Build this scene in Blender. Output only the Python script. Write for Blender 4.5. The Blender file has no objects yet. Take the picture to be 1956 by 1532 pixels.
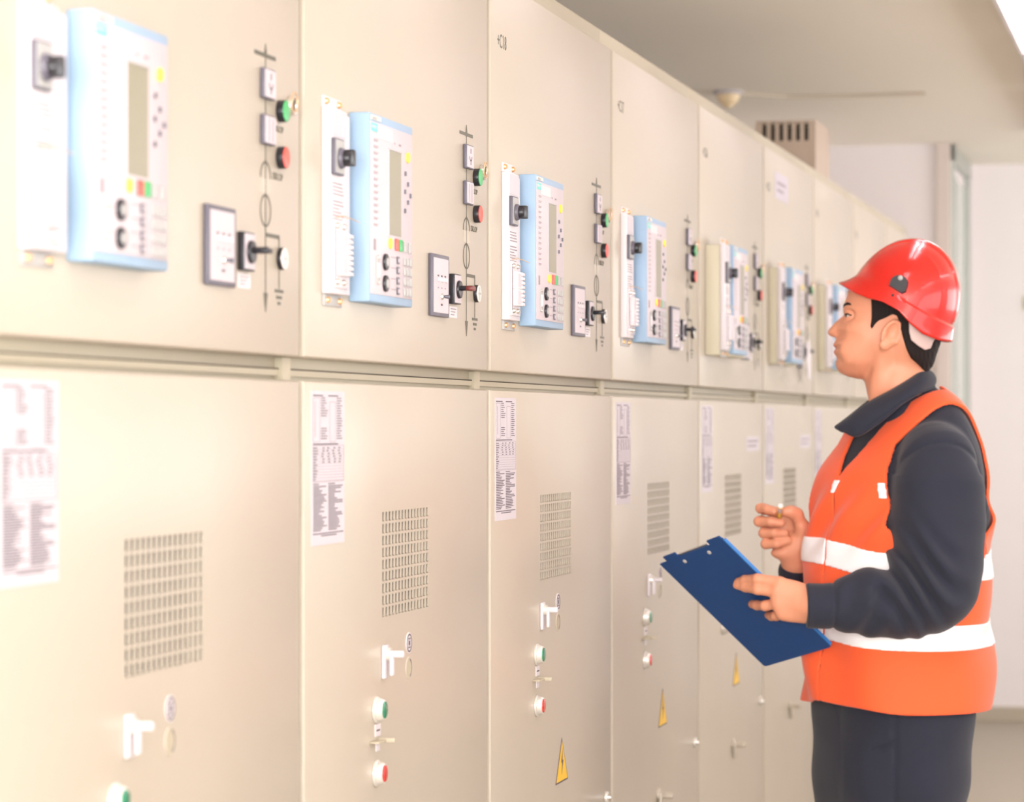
import bpy, bmesh, math, random
import numpy as np
from mathutils import Vector, Matrix

random.seed(7)
SC = bpy.context.scene
COL = SC.collection

# ------------------------------------------------------------------ camera geometry
FPX = 5450.0
TH = math.atan(1322.0 / FPX)
CT, ST = math.cos(TH), math.sin(TH)
CAM = Vector((1.141, 0.0, 1.43))
RV = Vector((CT, ST, 0)); FV = Vector((-ST, CT, 0))

cam_d = bpy.data.cameras.new('camera')
cam = bpy.data.objects.new('camera', cam_d)
COL.objects.link(cam)
cam.location = CAM
cam.rotation_euler = (math.pi / 2, 0, TH)
cam_d.sensor_fit = 'HORIZONTAL'
cam_d.sensor_width = 36.0
cam_d.lens = FPX / 1956.0 * 36.0
cam_d.shift_y = 44.0 / 1956.0
cam_d.clip_start = 0.05
cam_d.clip_end = 100
cam_d.dof.use_dof = True
cam_d.dof.focus_distance = 4.7
cam_d.dof.aperture_fstop = 5.6
SC.camera = cam

# ------------------------------------------------------------------ materials
def srgb(r, g, b):
    def f(c):
        c /= 255.0
        return c / 12.92 if c <= 0.04045 else ((c + 0.055) / 1.055) ** 2.4
    return (f(r), f(g), f(b), 1.0)

MATS = {}
def mat(name, rgb, rough=0.5, metal=0.0, spec=0.5, coat=0.0, noise=0.0, nscale=20.0, bump=0.0, bscale=200.0, emit=None, estr=0.0, sss=0.0, coat_rough=0.1, sheen=0.0):
    if name in MATS: return MATS[name]
    m = bpy.data.materials.new(name); m.use_nodes = True
    nt = m.node_tree; b = nt.nodes['Principled BSDF']
    c = srgb(*rgb)
    b.inputs['Base Color'].default_value = c
    b.inputs['Roughness'].default_value = rough
    b.inputs['Metallic'].default_value = metal
    b.inputs['Specular IOR Level'].default_value = spec
    b.inputs['Coat Weight'].default_value = coat
    b.inputs['Coat Roughness'].default_value = coat_rough
    b.inputs['Sheen Weight'].default_value = sheen
    tc = nt.nodes.new('ShaderNodeTexCoord')
    n = nt.nodes.new('ShaderNodeTexNoise'); n.inputs['Scale'].default_value = nscale
    n.inputs['Detail'].default_value = 3
    nt.links.new(tc.outputs['Object'], n.inputs['Vector'])
    mx = nt.nodes.new('ShaderNodeMix'); mx.data_type = 'RGBA'
    mx.inputs['A'].default_value = c
    k = 1.0 - max(noise, 0.02)
    mx.inputs['B'].default_value = (c[0] * k, c[1] * k, c[2] * k, 1)
    nt.links.new(n.outputs['Fac'], mx.inputs['Factor'])
    nt.links.new(mx.outputs['Result'], b.inputs['Base Color'])
    if bump > 0:
        n2 = nt.nodes.new('ShaderNodeTexNoise'); n2.inputs['Scale'].default_value = bscale
        nt.links.new(tc.outputs['Object'], n2.inputs['Vector'])
        bp = nt.nodes.new('ShaderNodeBump'); bp.inputs['Strength'].default_value = bump
        bp.inputs['Distance'].default_value = 0.001
        nt.links.new(n2.outputs['Fac'], bp.inputs['Height'])
        nt.links.new(bp.outputs['Normal'], b.inputs['Normal'])
    if sss > 0:
        b.inputs['Subsurface Weight'].default_value = sss
        b.inputs['Subsurface Radius'].default_value = (1.0, 0.35, 0.2)
        b.inputs['Subsurface Scale'].default_value = 0.006
    if emit:
        b.inputs['Emission Color'].default_value = srgb(*emit)
        b.inputs['Emission Strength'].default_value = estr
    MATS[name] = m
    return m

M_PAINT = mat('cabinet_paint', (187, 176, 160), 0.33, spec=0.42, noise=0.02, bump=0.05, bscale=900)
M_FRAME = mat('cabinet_frame', (182, 171, 148), 0.5)
M_DARK = mat('dark_gap', (70, 58, 44), 0.8)
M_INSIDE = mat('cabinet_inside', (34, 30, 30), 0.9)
M_BLUE = mat('relay_blue', (150, 177, 203), 0.45)
M_FACE = mat('relay_face', (202, 190, 195), 0.45)
M_LCD = mat('relay_display', (142, 136, 114), 0.3)
M_WHITE = mat('white_plastic', (220, 211, 214), 0.4)
M_PAPER = mat('paper', (204, 196, 202), 0.6)
M_INK = mat('ink', (96, 84, 92), 0.7)
M_INKL = mat('pale_ink', (158, 144, 150), 0.7)
M_BLACK = mat('black_plastic', (36, 34, 40), 0.35)
M_GREYD = mat('dark_grey_plastic', (98, 94, 106), 0.4)
M_GREY = mat('grey_plastic', (176, 174, 172), 0.4)
M_MIMIC = mat('mimic_line', (88, 84, 70), 0.5)
M_GREEN = mat('green_button', (58, 172, 96), 0.35)
M_RED = mat('red_button', (238, 82, 66), 0.35)
M_DGREEN = mat('green_lens', (20, 132, 96), 0.25, coat=0.5)
M_DRED = mat('red_lens', (214, 48, 40), 0.25, coat=0.5)
M_YEL = mat('yellow_key', (248, 222, 62), 0.4)
M_TEAL = mat('teal_tag', (110, 206, 200), 0.4)
M_CHROME = mat('chrome', (226, 220, 214), 0.25, metal=0.85)
M_SILVER = mat('silver_bezel', (222, 216, 208), 0.3, metal=0.35)
M_BRASS = mat('brass_screw', (226, 184, 138), 0.35, metal=0.6)
M_WARN = mat('warning_yellow', (240, 192, 46), 0.45)
M_DKRED = mat('dark_red_grip', (110, 38, 32), 0.4)
M_WALL = mat('wall_paint', (246, 238, 238), 0.85, noise=0.02, bump=0.1, bscale=300)
M_CEIL = mat('ceiling_paint', (250, 242, 230), 0.9, noise=0.02)
M_FLOOR = mat('floor_linoleum', (176, 166, 150), 0.45, noise=0.08, nscale=6)
M_BASE = mat('baseboard_paint', (190, 178, 160), 0.6)
M_ALU = mat('aluminium_frame', (182, 186, 180), 0.4, metal=0.2)
M_ORANGE = mat('orange_fabric', (248, 92, 40), 0.75, noise=0.03, bump=0.25, bscale=700, sheen=0.2)
M_BAND = mat('reflective_tape', (255, 250, 252), 0.35)
M_NAVY = mat('navy_cotton', (34, 36, 51), 0.9, noise=0.08, nscale=60, bump=0.25, bscale=900, sheen=0.1)
M_HELM = mat('helmet_red', (206, 26, 14), 0.22, coat=0.6, coat_rough=0.06)
M_HAIR = mat('dark_hair', (30, 21, 19), 0.7, spec=0.2, bump=0.6, bscale=500)
M_CLIP = mat('clip_black', (48, 48, 52), 0.4)
M_HARN = mat('harness_plastic', (200, 174, 168), 0.4)
M_BOARD = mat('clipboard_blue', (24, 68, 126), 0.5, spec=0.3)
M_BOARDL = mat('clipboard_edge', (52, 120, 190), 0.4)
M_EYEW = mat('eye_white', (196, 182, 172), 0.3)
M_IRIS = mat('iris_brown', (50, 30, 22), 0.2)
M_PENY = mat('pen_yellow', (246, 210, 90), 0.35)
M_BOOT = mat('boot_leather', (36, 32, 32), 0.5)
M_LAMP = mat('lamp_diffuser', (255, 255, 255), 0.5, emit=(255, 246, 250), estr=14.0)
M_LBODY = mat('lamp_body', (226, 220, 222), 0.5)
M_TAN = mat('tan_paint', (196, 180, 138), 0.6)
M_TAUPE = mat('duct_paint', (186, 166, 148), 0.6)

# skin with lip colour from a point attribute
M_SKIN = mat('skin', (222, 150, 118), 0.5, noise=0.05, nscale=60, bump=0.15, bscale=500, sss=0.12)
def _skin():
    nt = M_SKIN.node_tree; b = nt.nodes['Principled BSDF']
    src = b.inputs['Base Color'].links[0].from_socket
    at = nt.nodes.new('ShaderNodeAttribute'); at.attribute_name = 'lips'
    mx = nt.nodes.new('ShaderNodeMix'); mx.data_type = 'RGBA'
    nt.links.new(at.outputs['Fac'], mx.inputs['Factor'])
    nt.links.new(src, mx.inputs['A'])
    mx.inputs['B'].default_value = srgb(198, 112, 98)
    nt.links.new(mx.outputs['Result'], b.inputs['Base Color'])
_skin()

# ------------------------------------------------------------------ object helpers
def setp(o, label=None, cat=None, group=None, kind=None):
    if label: o['label'] = label
    if cat: o['category'] = cat
    if group: o['group'] = group
    if kind: o['kind'] = kind
    return o

def empty(name, loc=(0, 0, 0), rz=0):
    o = bpy.data.objects.new(name, None); COL.objects.link(o)
    o.location = loc; o.rotation_euler = (0, 0, rz); o.empty_display_size = 0.1
    return o

class MB:
    """collects shapes into one bmesh, with per-shape material"""
    def __init__(s, *mats): s.bm = bmesh.new(); s.mats = list(mats)
    def mi(s, m):
        if m is None: return 0
        if m not in s.mats: s.mats.append(m)
        return s.mats.index(m)
    def _take(s, b2, m):
        i = s.mi(m)
        for f in b2.faces: f.material_index = i
        me = bpy.data.meshes.new('t'); b2.to_mesh(me); b2.free(); s.bm.from_mesh(me); bpy.data.meshes.remove(me)
    def box(s, x0, x1, y0, y1, z0, z1, m=None, bev=0.0, seg=2):
        b = bmesh.new(); bmesh.ops.create_cube(b, size=1)
        for v in b.verts:
            v.co = Vector(((x0 + x1) / 2 + v.co.x * (x1 - x0), (y0 + y1) / 2 + v.co.y * (y1 - y0), (z0 + z1) / 2 + v.co.z * (z1 - z0)))
        if bev > 0: bmesh.ops.bevel(b, geom=list(b.edges), offset=bev, segments=seg, profile=0.5, affect='EDGES')
        s._take(b, m); return s
    def cyl(s, p0, p1, r0, r1=None, m=None, n=28, bev=0.0):
        r1 = r0 if r1 is None else r1
        p0, p1 = Vector(p0), Vector(p1); d = p1 - p0
        b = bmesh.new(); bmesh.ops.create_cone(b, cap_ends=True, segments=n, radius1=r0, radius2=r1, depth=d.length)
        if bev > 0:
            ed = [e for e in b.edges if len(e.link_faces) == 2 and max(len(f.verts) for f in e.link_faces) > 4]
            bmesh.ops.bevel(b, geom=ed, offset=bev, segments=2, profile=0.5, affect='EDGES')
        q = Vector((0, 0, 1)).rotation_difference(d.normalized()).to_matrix().to_4x4()
        bmesh.ops.transform(b, matrix=Matrix.Translation((p0 + p1) / 2) @ q, verts=b.verts)
        s._take(b, m); return s
    def ring(s, c, R, r, axis='x', m=None, n=32, k=8, arc=(0, 2 * math.pi), sq=None):
        """torus (or rectangular-section ring) facing +x"""
        b = bmesh.new(); full = abs(arc[1] - arc[0] - 2 * math.pi) < 1e-4
        N = n if full else n + 1; rows = []
        for i in range(N):
            a = arc[0] + (arc[1] - arc[0]) * i / n
            dr = Vector((0, math.cos(a), math.sin(a))); row = []
            if sq:
                for (dx, dd) in ((0, -r), (0, r), (sq, r), (sq, -r)): row.append(b.verts.new(Vector(c) + dr * (R + dd) + Vector((dx, 0, 0))))
            else:
                for j in range(k):
                    t = 2 * math.pi * j / k
                    row.append(b.verts.new(Vector(c) + dr * (R + r * math.cos(t)) + Vector((r * math.sin(t), 0, 0))))
            rows.append(row)
        K = len(rows[0])
        for i in range(N if full else N - 1):
            for j in range(K):
                b.faces.new((rows[i][j], rows[(i + 1) % N][j], rows[(i + 1) % N][(j + 1) % K], rows[i][(j + 1) % K]))
        bmesh.ops.recalc_face_normals(b, faces=b.faces)
        s._take(b, m); return s
    def prism(s, pts, x0, x1, m=None):
        """polygon in (y, z), extruded in x"""
        b = bmesh.new()
        a = [b.verts.new((x0, y, z)) for y, z in pts]; c = [b.verts.new((x1, y, z)) for y, z in pts]
        b.faces.new(a); b.faces.new(c[::-1]); n = len(pts)
        for i in range(n): b.faces.new((a[i], c[i], c[(i + 1) % n], a[(i + 1) % n]))
        bmesh.ops.recalc_face_normals(b, faces=b.faces)
        s._take(b, m); return s
    def tube(s, pts, r, m=None, n=10):
        for a, b in zip(pts[:-1], pts[1:]): s.cyl(a, b, r, r, m, n)
        for p in pts[1:-1]: s.sph(p, r, m, n)
        return s
    def sph(s, c, r, m=None, n=16, sc=(1, 1, 1)):
        b = bmesh.new(); bmesh.ops.create_uvsphere(b, u_segments=n, v_segments=max(6, n // 2), radius=r)
        for v in b.verts: v.co = Vector(c) + Vector((v.co.x * sc[0], v.co.y * sc[1], v.co.z * sc[2]))
        s._take(b, m); return s
    def text(s, body, y, z, h, x, m=None, right=False, squash=1.0):
        """lettering on a plane facing +x, reading along +y"""
        cu = bpy.data.curves.new('t', 'FONT'); cu.body = body; cu.size = h * 1.38; cu.extrude = 0.0002
        to = bpy.data.objects.new('t', cu); COL.objects.link(to)
        bpy.context.view_layer.update()
        dg = bpy.context.evaluated_depsgraph_get()
        me = bpy.data.meshes.new_from_object(to.evaluated_get(dg))
        b = bmesh.new(); b.from_mesh(me)
        for v in b.verts: v.co = Vector((x + v.co.z, y + v.co.x * squash, z + v.co.y))
        bpy.data.objects.remove(to); bpy.data.curves.remove(cu); bpy.data.meshes.remove(me)
        s._take(b, m); return s
    def build(s, name, parent=None, smooth=True, loc=None):
        me = bpy.data.meshes.new(name); s.bm.to_mesh(me); s.bm.free()
        for m in s.mats: me.materials.append(m)
        if smooth:
            me.polygons.foreach_set('use_smooth', [True] * len(me.polygons))
            try: me.set_sharp_from_angle(angle=math.radians(38))
            except Exception: pass
        o = bpy.data.objects.new(name, me); COL.objects.link(o)
        if parent is not None: o.parent = parent
        if loc is not None: o.location = loc
        return o

def copy_tree(o, parent=None):
    c = o.copy(); COL.objects.link(c); c.parent = parent
    for ch in [k for k in o.children]: copy_tree(ch, c)
    return c

# ------------------------------------------------------------------ the room (row runs along +y, cabinet fronts at x = 0)
XR, YN, YF, HC = 3.7, -1.45, 13.95, 2.68
def struct(mb, name, parent=None):
    o = mb.build(name, parent, smooth=False)
    if parent is None: o['kind'] = 'structure'
    return o
struct(MB(M_FLOOR).box(-1.3, XR + .2, YN - .2, YF + .2, -0.1, 0), 'floor')
struct(MB(M_CEIL).box(-1.3, XR + .2, YN - .2, YF + .2, HC, HC + .1), 'ceiling')
struct(MB(M_WALL).box(-1.3, -1.15, YN, YF, 0, HC), 'wall_left')
# far wall: projecting part behind the row, then the recess to the right
struct(MB(M_WALL).box(-1.15, 0.03, 12.8, YF, 0, HC), 'wall_back')
struct(MB(M_WALL).box(0.03, XR, YF - .05, YF + .1, 0, HC), 'wall_recess')
struct(MB(M_BASE).box(0.03, XR, YF - .065, YF - .05, 0, 0.07, bev=.002), 'baseboard_back')
# unseen right wall, its windows added for side light; rear wall with one opening
def wall_windows(name, along, fixed0, fixed1, a0, a1, wins, zs, ze):
    mb = MB(M_WALL)
    def bx(p, q, z0, z1):
        if along == 'y': mb.box(fixed0, fixed1, p, q, z0, z1)
        else: mb.box(p, q, fixed0, fixed1, z0, z1)
    cur = a0
    for (w0, w1) in wins:
        bx(cur, w0, 0, HC); bx(w0, w1, 0, zs); bx(w0, w1, ze, HC); cur = w1
    bx(cur, a1, 0, HC)
    return struct(mb, name)
RW = [(-0.9, 1.5), (2.4, 5.2), (6.3, 9.1), (10.2, 12.8)]
wall_windows('wall_right', 'y', XR, XR + .2, YN, YF, RW, 0.95, 2.35)
wall_windows('wall_front', 'x', YN - .2, YN, -1.15, XR, [(-0.3, 2.9)], 0.85, 2.4)
def window(n, along, fix, w0, w1, z0, z1):
    mb = MB(M_ALU)
    def bx(p, q, za, zb, t=.05):
        if along == 'y': mb.box(fix, fix + t, p, q, za, zb, bev=.004)
        else: mb.box(p, q, fix - t, fix, za, zb, bev=.004)
    bx(w0, w0 + .06, z0, z1); bx(w1 - .06, w1, z0, z1); bx(w0, w1, z0, z0 + .06); bx(w0, w1, z1 - .06, z1)
    mid = (w0 + w1) / 2; bx(mid - .03, mid + .03, z0, z1)
    f = struct(mb, 'window_%d' % n)
k = 1
for (a, b) in RW: window(k, 'y', XR + .05, a, b, .95, 2.35); k += 1
window(k, 'x', YN - .05, -0.3, 2.9, .85, 2.4)
# door frame (glazed) in the return of the far wall
df = MB(M_ALU)
df.box(0.03, 0.055, 12.80, 12.90, 0, 2.68, bev=.004).box(0.03, 0.055, 13.72, 13.80, 0, 2.63, bev=.004).box(0.03, 0.055, 12.80, 13.80, 2.60, 2.68, bev=.004)
df.box(0.03, 0.05, 13.02, 13.09, 0.0, 2.55, bev=.003).box(0.03, 0.05, 13.62, 13.69, 0.0, 2.55, bev=.003)
dfo = struct(df, 'door_1')
MB(mat('door_glass', (206, 214, 206), 0.12)).box(0.031, 0.04, 13.09, 13.62, 0.9, 2.54).build('glass_pane', dfo)
MB(M_ALU).box(0.031, 0.045, 13.09, 13.62, 0.02, 0.9).build('lower_panel', dfo)
MB(M_CHROME).tube([(0.05, 13.12, 1.05), (0.09, 13.12, 1.05), (0.09, 13.22, 1.05)], .008).build('door_handle', dfo)
# wide pale strip on the corner of the projecting wall
struct(MB(mat('corner_paint', (222, 208, 200), 0.7)).box(-0.02, 0.045, 12.775, 12.80, 0, HC, bev=.004), 'trim_1')

o = MB(M_TAN).box(-0.13, -0.055, 12.765, 12.80, 1.60, 1.98, bev=.004).box(-0.12, -0.065, 12.757, 12.766, 1.64, 1.92, M_FRAME, bev=.002).build('wall_panel')
setp(o, 'narrow tan electrical box on the far white wall behind the helmet', 'electrical box')
o = MB(mat('switch_plate', (214, 204, 160), 0.5)).box(0.30, 0.37, 13.888, 13.90, 1.975, 2.045, bev=.003).box(0.318, 0.352, 13.88, 13.89, 1.99, 2.03, M_TAN, bev=.002).build('light_switch')
setp(o, 'small cream light switch on the far right wall', 'switch')

# ------------------------------------------------------------------ ceiling fittings
def luminaire():
    r = empty('ceiling_lamp', (0.707, 0, HC))
    b = MB(M_LBODY).box(-.13, .13, .02, 1.52, -.035, 0, bev=.004).box(-.13, -.118, .02, 1.52, -.085, -.03).box(.118, .13, .02, 1.52, -.085, -.03)
    b.box(-.13, .13, .02, .032, -.085, -.03).box(-.13, .13, 1.508, 1.52, -.085, -.03)
    b.build('housing', r)
    for s in (-.06, .06):
        MB(M_LAMP).cyl((s, .05, -.055), (s, 1.49, -.055), .016, n=16).build('fluorescent_tube', r)
    lv = MB(M_LBODY)
    for i in range(14): lv.box(-.118, .118, .12 + i * .1, .126 + i * .1, -.084, -.045)
    lv.box(-.003, .003, .03, 1.51, -.084, -.045)
    lv.build('louvre', r)
    return r
L0 = luminaire()
lamp_lab = ['fluorescent ceiling lamp, nearest one in the corner above the man', 'second fluorescent ceiling lamp along the ceiling edge', 'farthest fluorescent ceiling lamp near the far wall']
for i, yy in enumerate((7.62, 9.18, 10.74)):
    q = L0 if i == 0 else copy_tree(L0)
    q.location = (0.707, yy, HC); setp(q, lamp_lab[i], 'lamp', 'fluorescent ceiling lamps in a row')
near = [-0.8, 1.2, 3.3, 5.4]
for i, yy in enumerate(near):
    for xx in (0.707, 2.6):
        q = copy_tree(L0); q.location = (xx, yy, HC)
        setp(q, 'fluorescent ceiling lamp behind or above the camera, out of the frame', 'lamp', 'fluorescent ceiling lamps out of the frame')
sd = empty('smoke_detector', (-0.595, 10.60, HC))
MB(M_PAPER).cyl((0, 0, -.012), (0, 0, 0), .055, .055, bev=.003).build('base_plate', sd)
MB(mat('detector', (246, 220, 180), 0.4)).cyl((0, 0, -.05), (0, 0, -.012), .032, .048, bev=.006).cyl((0, 0, -.062), (0, 0, -.05), .016, .022).build('sensor_head', sd)
setp(sd, 'round cream smoke detector on the ceiling above the cabinets', 'smoke detector')
o = MB(mat('conduit_paint', (214, 200, 182), 0.8)).tube([(-0.57, 10.64, HC - .006), (-0.40, 10.78, HC - .006), (-.15, 10.82, HC - .006), (0.12, 10.80, HC - .006)], .006).build('ceiling_conduit')
setp(o, 'thin conduit running along the ceiling from the smoke detector', 'conduit')

# ventilation box on the roof of a cabinet
vb = empty('ventilation_box', (-0.03, 8.823, 2.215))
b = MB(M_TAUPE).box(-.19, 0, 0, .33, 0, .010).box(-.19, 0, .010, .33, .150, .160, bev=.002)
b.box(-.010, 0, 0, .33, .010, .151).box(-.19, -.180, 0, .33, .010, .151).box(-.18, -.010, .320, .33, .010, .151)
b.build('housing', vb)
b = MB(M_TAUPE); b.box(-.180, -.010, 0.003, .009, .010, .096)
for i in range(7): b.box(-.180 + i * .0262, -.180 + i * .0262 + .0135, 0.0, .010, .096, .151)
b.build('slotted_front', vb)
MB(M_INSIDE).box(-.178, -.012, .1, .104, .011, .149).build('inner_plate', vb)
setp(vb, 'taupe slotted ventilation box standing on the cabinet row', 'ventilation box')

# ------------------------------------------------------------------ one switchgear cabinet, origin at near lower corner of its front
DT = 0.024   # door thickness
RB = 0.020 # width of the stepped edge on the far side of each door
G = 0.002    # half gap
def add_sheet(par, y0, y1, z0, z1):
    s = MB(M_PAPER).box(0, .0006, y0, y1, z0, z1).build('data_sheet', par, smooth=False)
    t = MB(M_INK); w = y1 - y0; h = z1 - z0; x0, x1 = .0006, .0009
    rnd = random.Random(3)
    def ln(u0, u1, v, th=.0011, m=M_INK):
        t.box(x0, x1, y0 + u0 * w, y0 + u1 * w, z1 - v * h - th / 2, z1 - v * h + th / 2, m)
    def rect(u0, u1, v0, v1, m=M_INKL):
        ln(u0, u1, v0, .0006, m); ln(u0, u1, v1, .0006, m)
        for u in (u0, u1): t.box(x0, x1, y0 + u * w, y0 + u * w + .0012, z1 - v1 * h, z1 - v0 * h, m)
    ln(.04, .34, .03, .0016); ln(.5, .8, .03, .0016)
    rect(.04, .24, .045, .33); rect(.54, .72, .07, .33)
    v = .045
    while v < .325:
        if not (.17 < v < .23): ln(.28, .28 + rnd.uniform(.1, .2), v, .0012)
        ln(.76, .76 + rnd.uniform(.1, .18), v, .0012); v += .0165
    t.box(x0, x1, y0 + .1 * w, y0 + .112 * w, z1 - .3 * h, z1 - .07 * h, M_INKL)
    ln(.04, .8, .345, .0016)
    rect(.04, .97, .355, .59); v = .37
    while v < .585:
        ln(.05, .05 + rnd.uniform(.06, .14), v, .0013); ln(.04, .97, v + .009, .0004, M_INKL)
        if v < .48:
            for q in range(4): u = .3 + q * .17 + rnd.uniform(-.03, .03); ln(u, u + .06, v, .0013)
        v += .0185
    ln(.04, .22, .605, .0013); ln(.5, .7, .605, .0013); v = .62
    while v < .915:
        ln(.05, .05 + rnd.uniform(.16, .42), v, .0014); ln(.5, .5 + rnd.uniform(.18, .44), v, .0014); v += .0135
    ln(.04, .96, .925, .0014); ln(.28, .75, .94, .0014)
    t.build('print', s, smooth=False)

def bolt(mb, x, y, z, r=.0045, m=M_BRASS):
    mb.cyl((x, y, z), (x + .004, y, z), r, r * .8, m, 12)
    mb.cyl((x + .004, y, z), (x + .0055, y, z), r * .55, r * .5, m, 6)

def make_cabinet(variant):
    """variant 0: relay straight on the door; (p, q): projecting box p deep with the relay q proud of it"""
    r = empty('switchgear_cabinet')
    # carcass
    b = MB(M_FRAME).box(-.9, -DT - .002, 0.0005, .9995, .1, 2.215, bev=.002)
    b.box(-.86, -.06, .02, .98, 0, .1, M_DARK)
    b.box(-DT - .002, -.016, .957, .992, 1.487, 1.516)
    b.box(-DT - .002, -.0205, .0005, .9995, 1.4925, 1.5005)
    b.build('body', r)
    MB(M_DARK).box(-DT - .003, -.0200, .0008, .957, 1.5008, 1.5022).build('seam', r)
    # doors
    MB(M_PAINT).box(-DT, 0, G, 1 - RB, 1.517, 2.173, bev=.003, seg=3).box(-DT, -.0075, 1 - RB - .004, 1 - .002, 1.519, 2.171, bev=.002).build('upper_door', r)
    # lower door with opening for the vent
    VY0, VY1, VZ0, VZ1 = .362, .615, 1.152, 1.306
    bm = bmesh.new()
    ys = [G, VY0, VY1, 1 - RB]; zs = [.105, VZ0, VZ1, 1.486]
    fr = [[bm.verts.new((0, y, z)) for z in zs] for y in ys]; bk = [[bm.verts.new((-DT, y, z)) for z in zs] for y in ys]
    for i in range(3):
        for j in range(3):
            if i == 1 and j == 1: continue
            bm.faces.new((fr[i][j], fr[i + 1][j], fr[i + 1][j + 1], fr[i][j + 1]))
            bm.faces.new((bk[i][j], bk[i][j + 1], bk[i + 1][j + 1], bk[i + 1][j]))
    def wall(a, c, d, e): bm.faces.new((a, c, d, e))
    for i in range(3):
        for j in (0, 3): wall(fr[i][j], bk[i][j], bk[i + 1][j], fr[i + 1][j]); 
        for j in (0, 3): wall(fr[j][i], fr[j][i + 1], bk[j][i + 1], bk[j][i])
    for j in (1, 2):
        wall(fr[1][j], bk[1][j], bk[2][j], fr[2][j]); wall(fr[j][1], fr[j][2], bk[j][2], bk[j][1])
    bmesh.ops.recalc_face_normals(bm, faces=bm.faces)
    ed = [e for e in bm.edges if all(abs(v.co.x) < 1e-6 for v in e.verts) and
          (all(abs(v.co.y - G) < 1e-6 for v in e.verts) or all(abs(v.co.y - 1 + RB) < 1e-6 for v in e.verts) or all(abs(v.co.z - 1.486) < 1e-6 for v in e.verts))]
    bmesh.ops.bevel(bm, geom=ed, offset=.003, segments=3, profile=0.5, affect='EDGES')
    mb = MB(M_PAINT); mb.bm.free(); mb.bm = bm; mb.box(-DT, -.0075, 1 - RB - .004, 1 - .002, .107, 1.484, bev=.002)
    mb.build('lower_door', r)
    # vent plate: 15 x 9 slots, each with a louvre lip
    v = MB(M_PAINT); NC, NR = 15, 9
    py = (VY1 - VY0) / NC; pz = (VZ1 - VZ0) / NR; T = .0014
    for i in range(NC + 1):
        yy = VY0 + i * py; w = .0030
        v.box(-T, 0.0002, max(yy - w, VY0), min(yy + w, VY1), VZ0, VZ1)
    for j in range(NR + 1):
        zz = VZ0 + j * pz; w = .0019
        v.box(-T, 0.0001, VY0, VY1, max(zz - w, VZ0), min(zz + w, VZ1))
    for i in range(NC):
        for j in range(NR):
            y1 = VY0 + (i + 1) * py - .0030; z0 = VZ0 + j * pz + .0019; z1 = VZ0 + (j + 1) * pz - .0019
            v.prism([(y1 - .0024, z0 + .001), (y1, z0), (y1, z1), (y1 - .0010, z1 - .002)], -T, .0007)
    v.build('vent_grille', r, smooth=False)
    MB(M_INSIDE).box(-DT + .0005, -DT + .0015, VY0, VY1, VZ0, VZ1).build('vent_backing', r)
    # hinges in the gap on the far side of the lower door
    for (za, zb) in ((1.29, 1.41), (.92, 1.04), (.3, .42)):
        MB(M_DARK).box(-.0076, -.0062, 1 - .0065, 1 - .0025, za, zb, M_GREYD).cyl((-.006, 1 - .012, za), (-.006, 1 - .012, zb), .003, m=M_PAINT, n=10).build('hinge', r)
    add_sheet(r, .030, .178, 1.269, 1.474)
    # lower door fittings
    h = MB(M_WHITE).box(0, .005, .360, .384, 1.066, 1.114, bev=.002)
    h.cyl((.004, .372, 1.101), (.011, .372, 1.101), .010, .009, M_SILVER).build('door_handle', r)
    hh = [c for c in r.children if c.name.startswith('door_handle')][-1]
    MB(M_WHITE).cyl((.008, .372, 1.101), (.030, .372, 1.101), .0052, bev=.002).box(.010, .015, .366, .378, 1.070, 1.100, M_WHITE, bev=.002).build('lever', hh)
    s = MB(M_WHITE).cyl((0, .503, 1.107), (.0012, .503, 1.107), .0155).build('symbol_plate', r)
    p = MB(M_INK).ring((.0012, .503, 1.107), .0125, .0012, sq=.0004)
    p.box(.0012, .0016, .497, .509, 1.113, 1.1145).box(.0012, .0016, .497, .509, 1.0995, 1.101).box(.0012, .0016, .4985, .5000, 1.101, 1.113).box(.0012, .0016, .506, .5075, 1.101, 1.113).box(.0012, .0016, .5015, .5045, 1.104, 1.110)
    p.build('symbol', s)
    MB(M_FRAME).cyl((-.0, .503, 1.070), (.0008, .503, 1.070), .0145, m=M_FRAME).ring((0, .503, 1.070), .0155, .0014, m=M_PAINT).ring((.0008, .5045, 1.070), .0128, .0012, m=M_INK, arc=(-1.3, 1.3), sq=.0003).build('keyhole_cover', r)
    for (zz, lens) in ((1.025, M_DGREEN), (.935, M_DRED)):
        q = MB(M_SILVER).cyl((0, .332, zz), (.004, .332, zz), .0195, .0190, M_SILVER, 36, bev=.001).cyl((.004, .332, zz), (.013, .332, zz), .0175, .0145, M_SILVER, 36, bev=.001)
        o = q.build('push_button', r)
        MB(lens).cyl((.0125, .332, zz), (.0145, .332, zz), .0122, .0118, lens, 32, bev=.0006).build('button_cap', o)
        o['label'] = ('green' if lens is M_DGREEN else 'red') + ' push button in a silver bezel'
    MB(M_WHITE).box(0, .0012, .331, .349, .966, .978).build('marking_label', r, smooth=False)
    q = MB(M_WHITE).box(0, .0012, .327, .353, .987, 1.004)
    q.box(.0012, .0016, .331, .348, .994, .9965, M_INK)
    q.build('marking_label', r, smooth=False)
    MB(M_FRAME).box(0, .014, .300, .352, .9800, .9825, bev=.0008).box(.0, .026, .339, .343, .978, .9845, bev=.0008).build('seal_bracket', r)
    w = MB(M_INK).prism([(.484, .776), (.586, .776), (.535, .857)], 0, .0008).build('warning_sign', r, smooth=False)
    q = MB(M_WARN).prism([(.490, .779), (.580, .779), (.535, .850)], .0008, .0012)
    q.prism([(.5365, .838), (.526, .812), (.533, .812), (.530, .790), (.544, .816), (.537, .816)], .0012, .0016, M_INK)
    q.build('sign_face', w, smooth=False)
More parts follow.
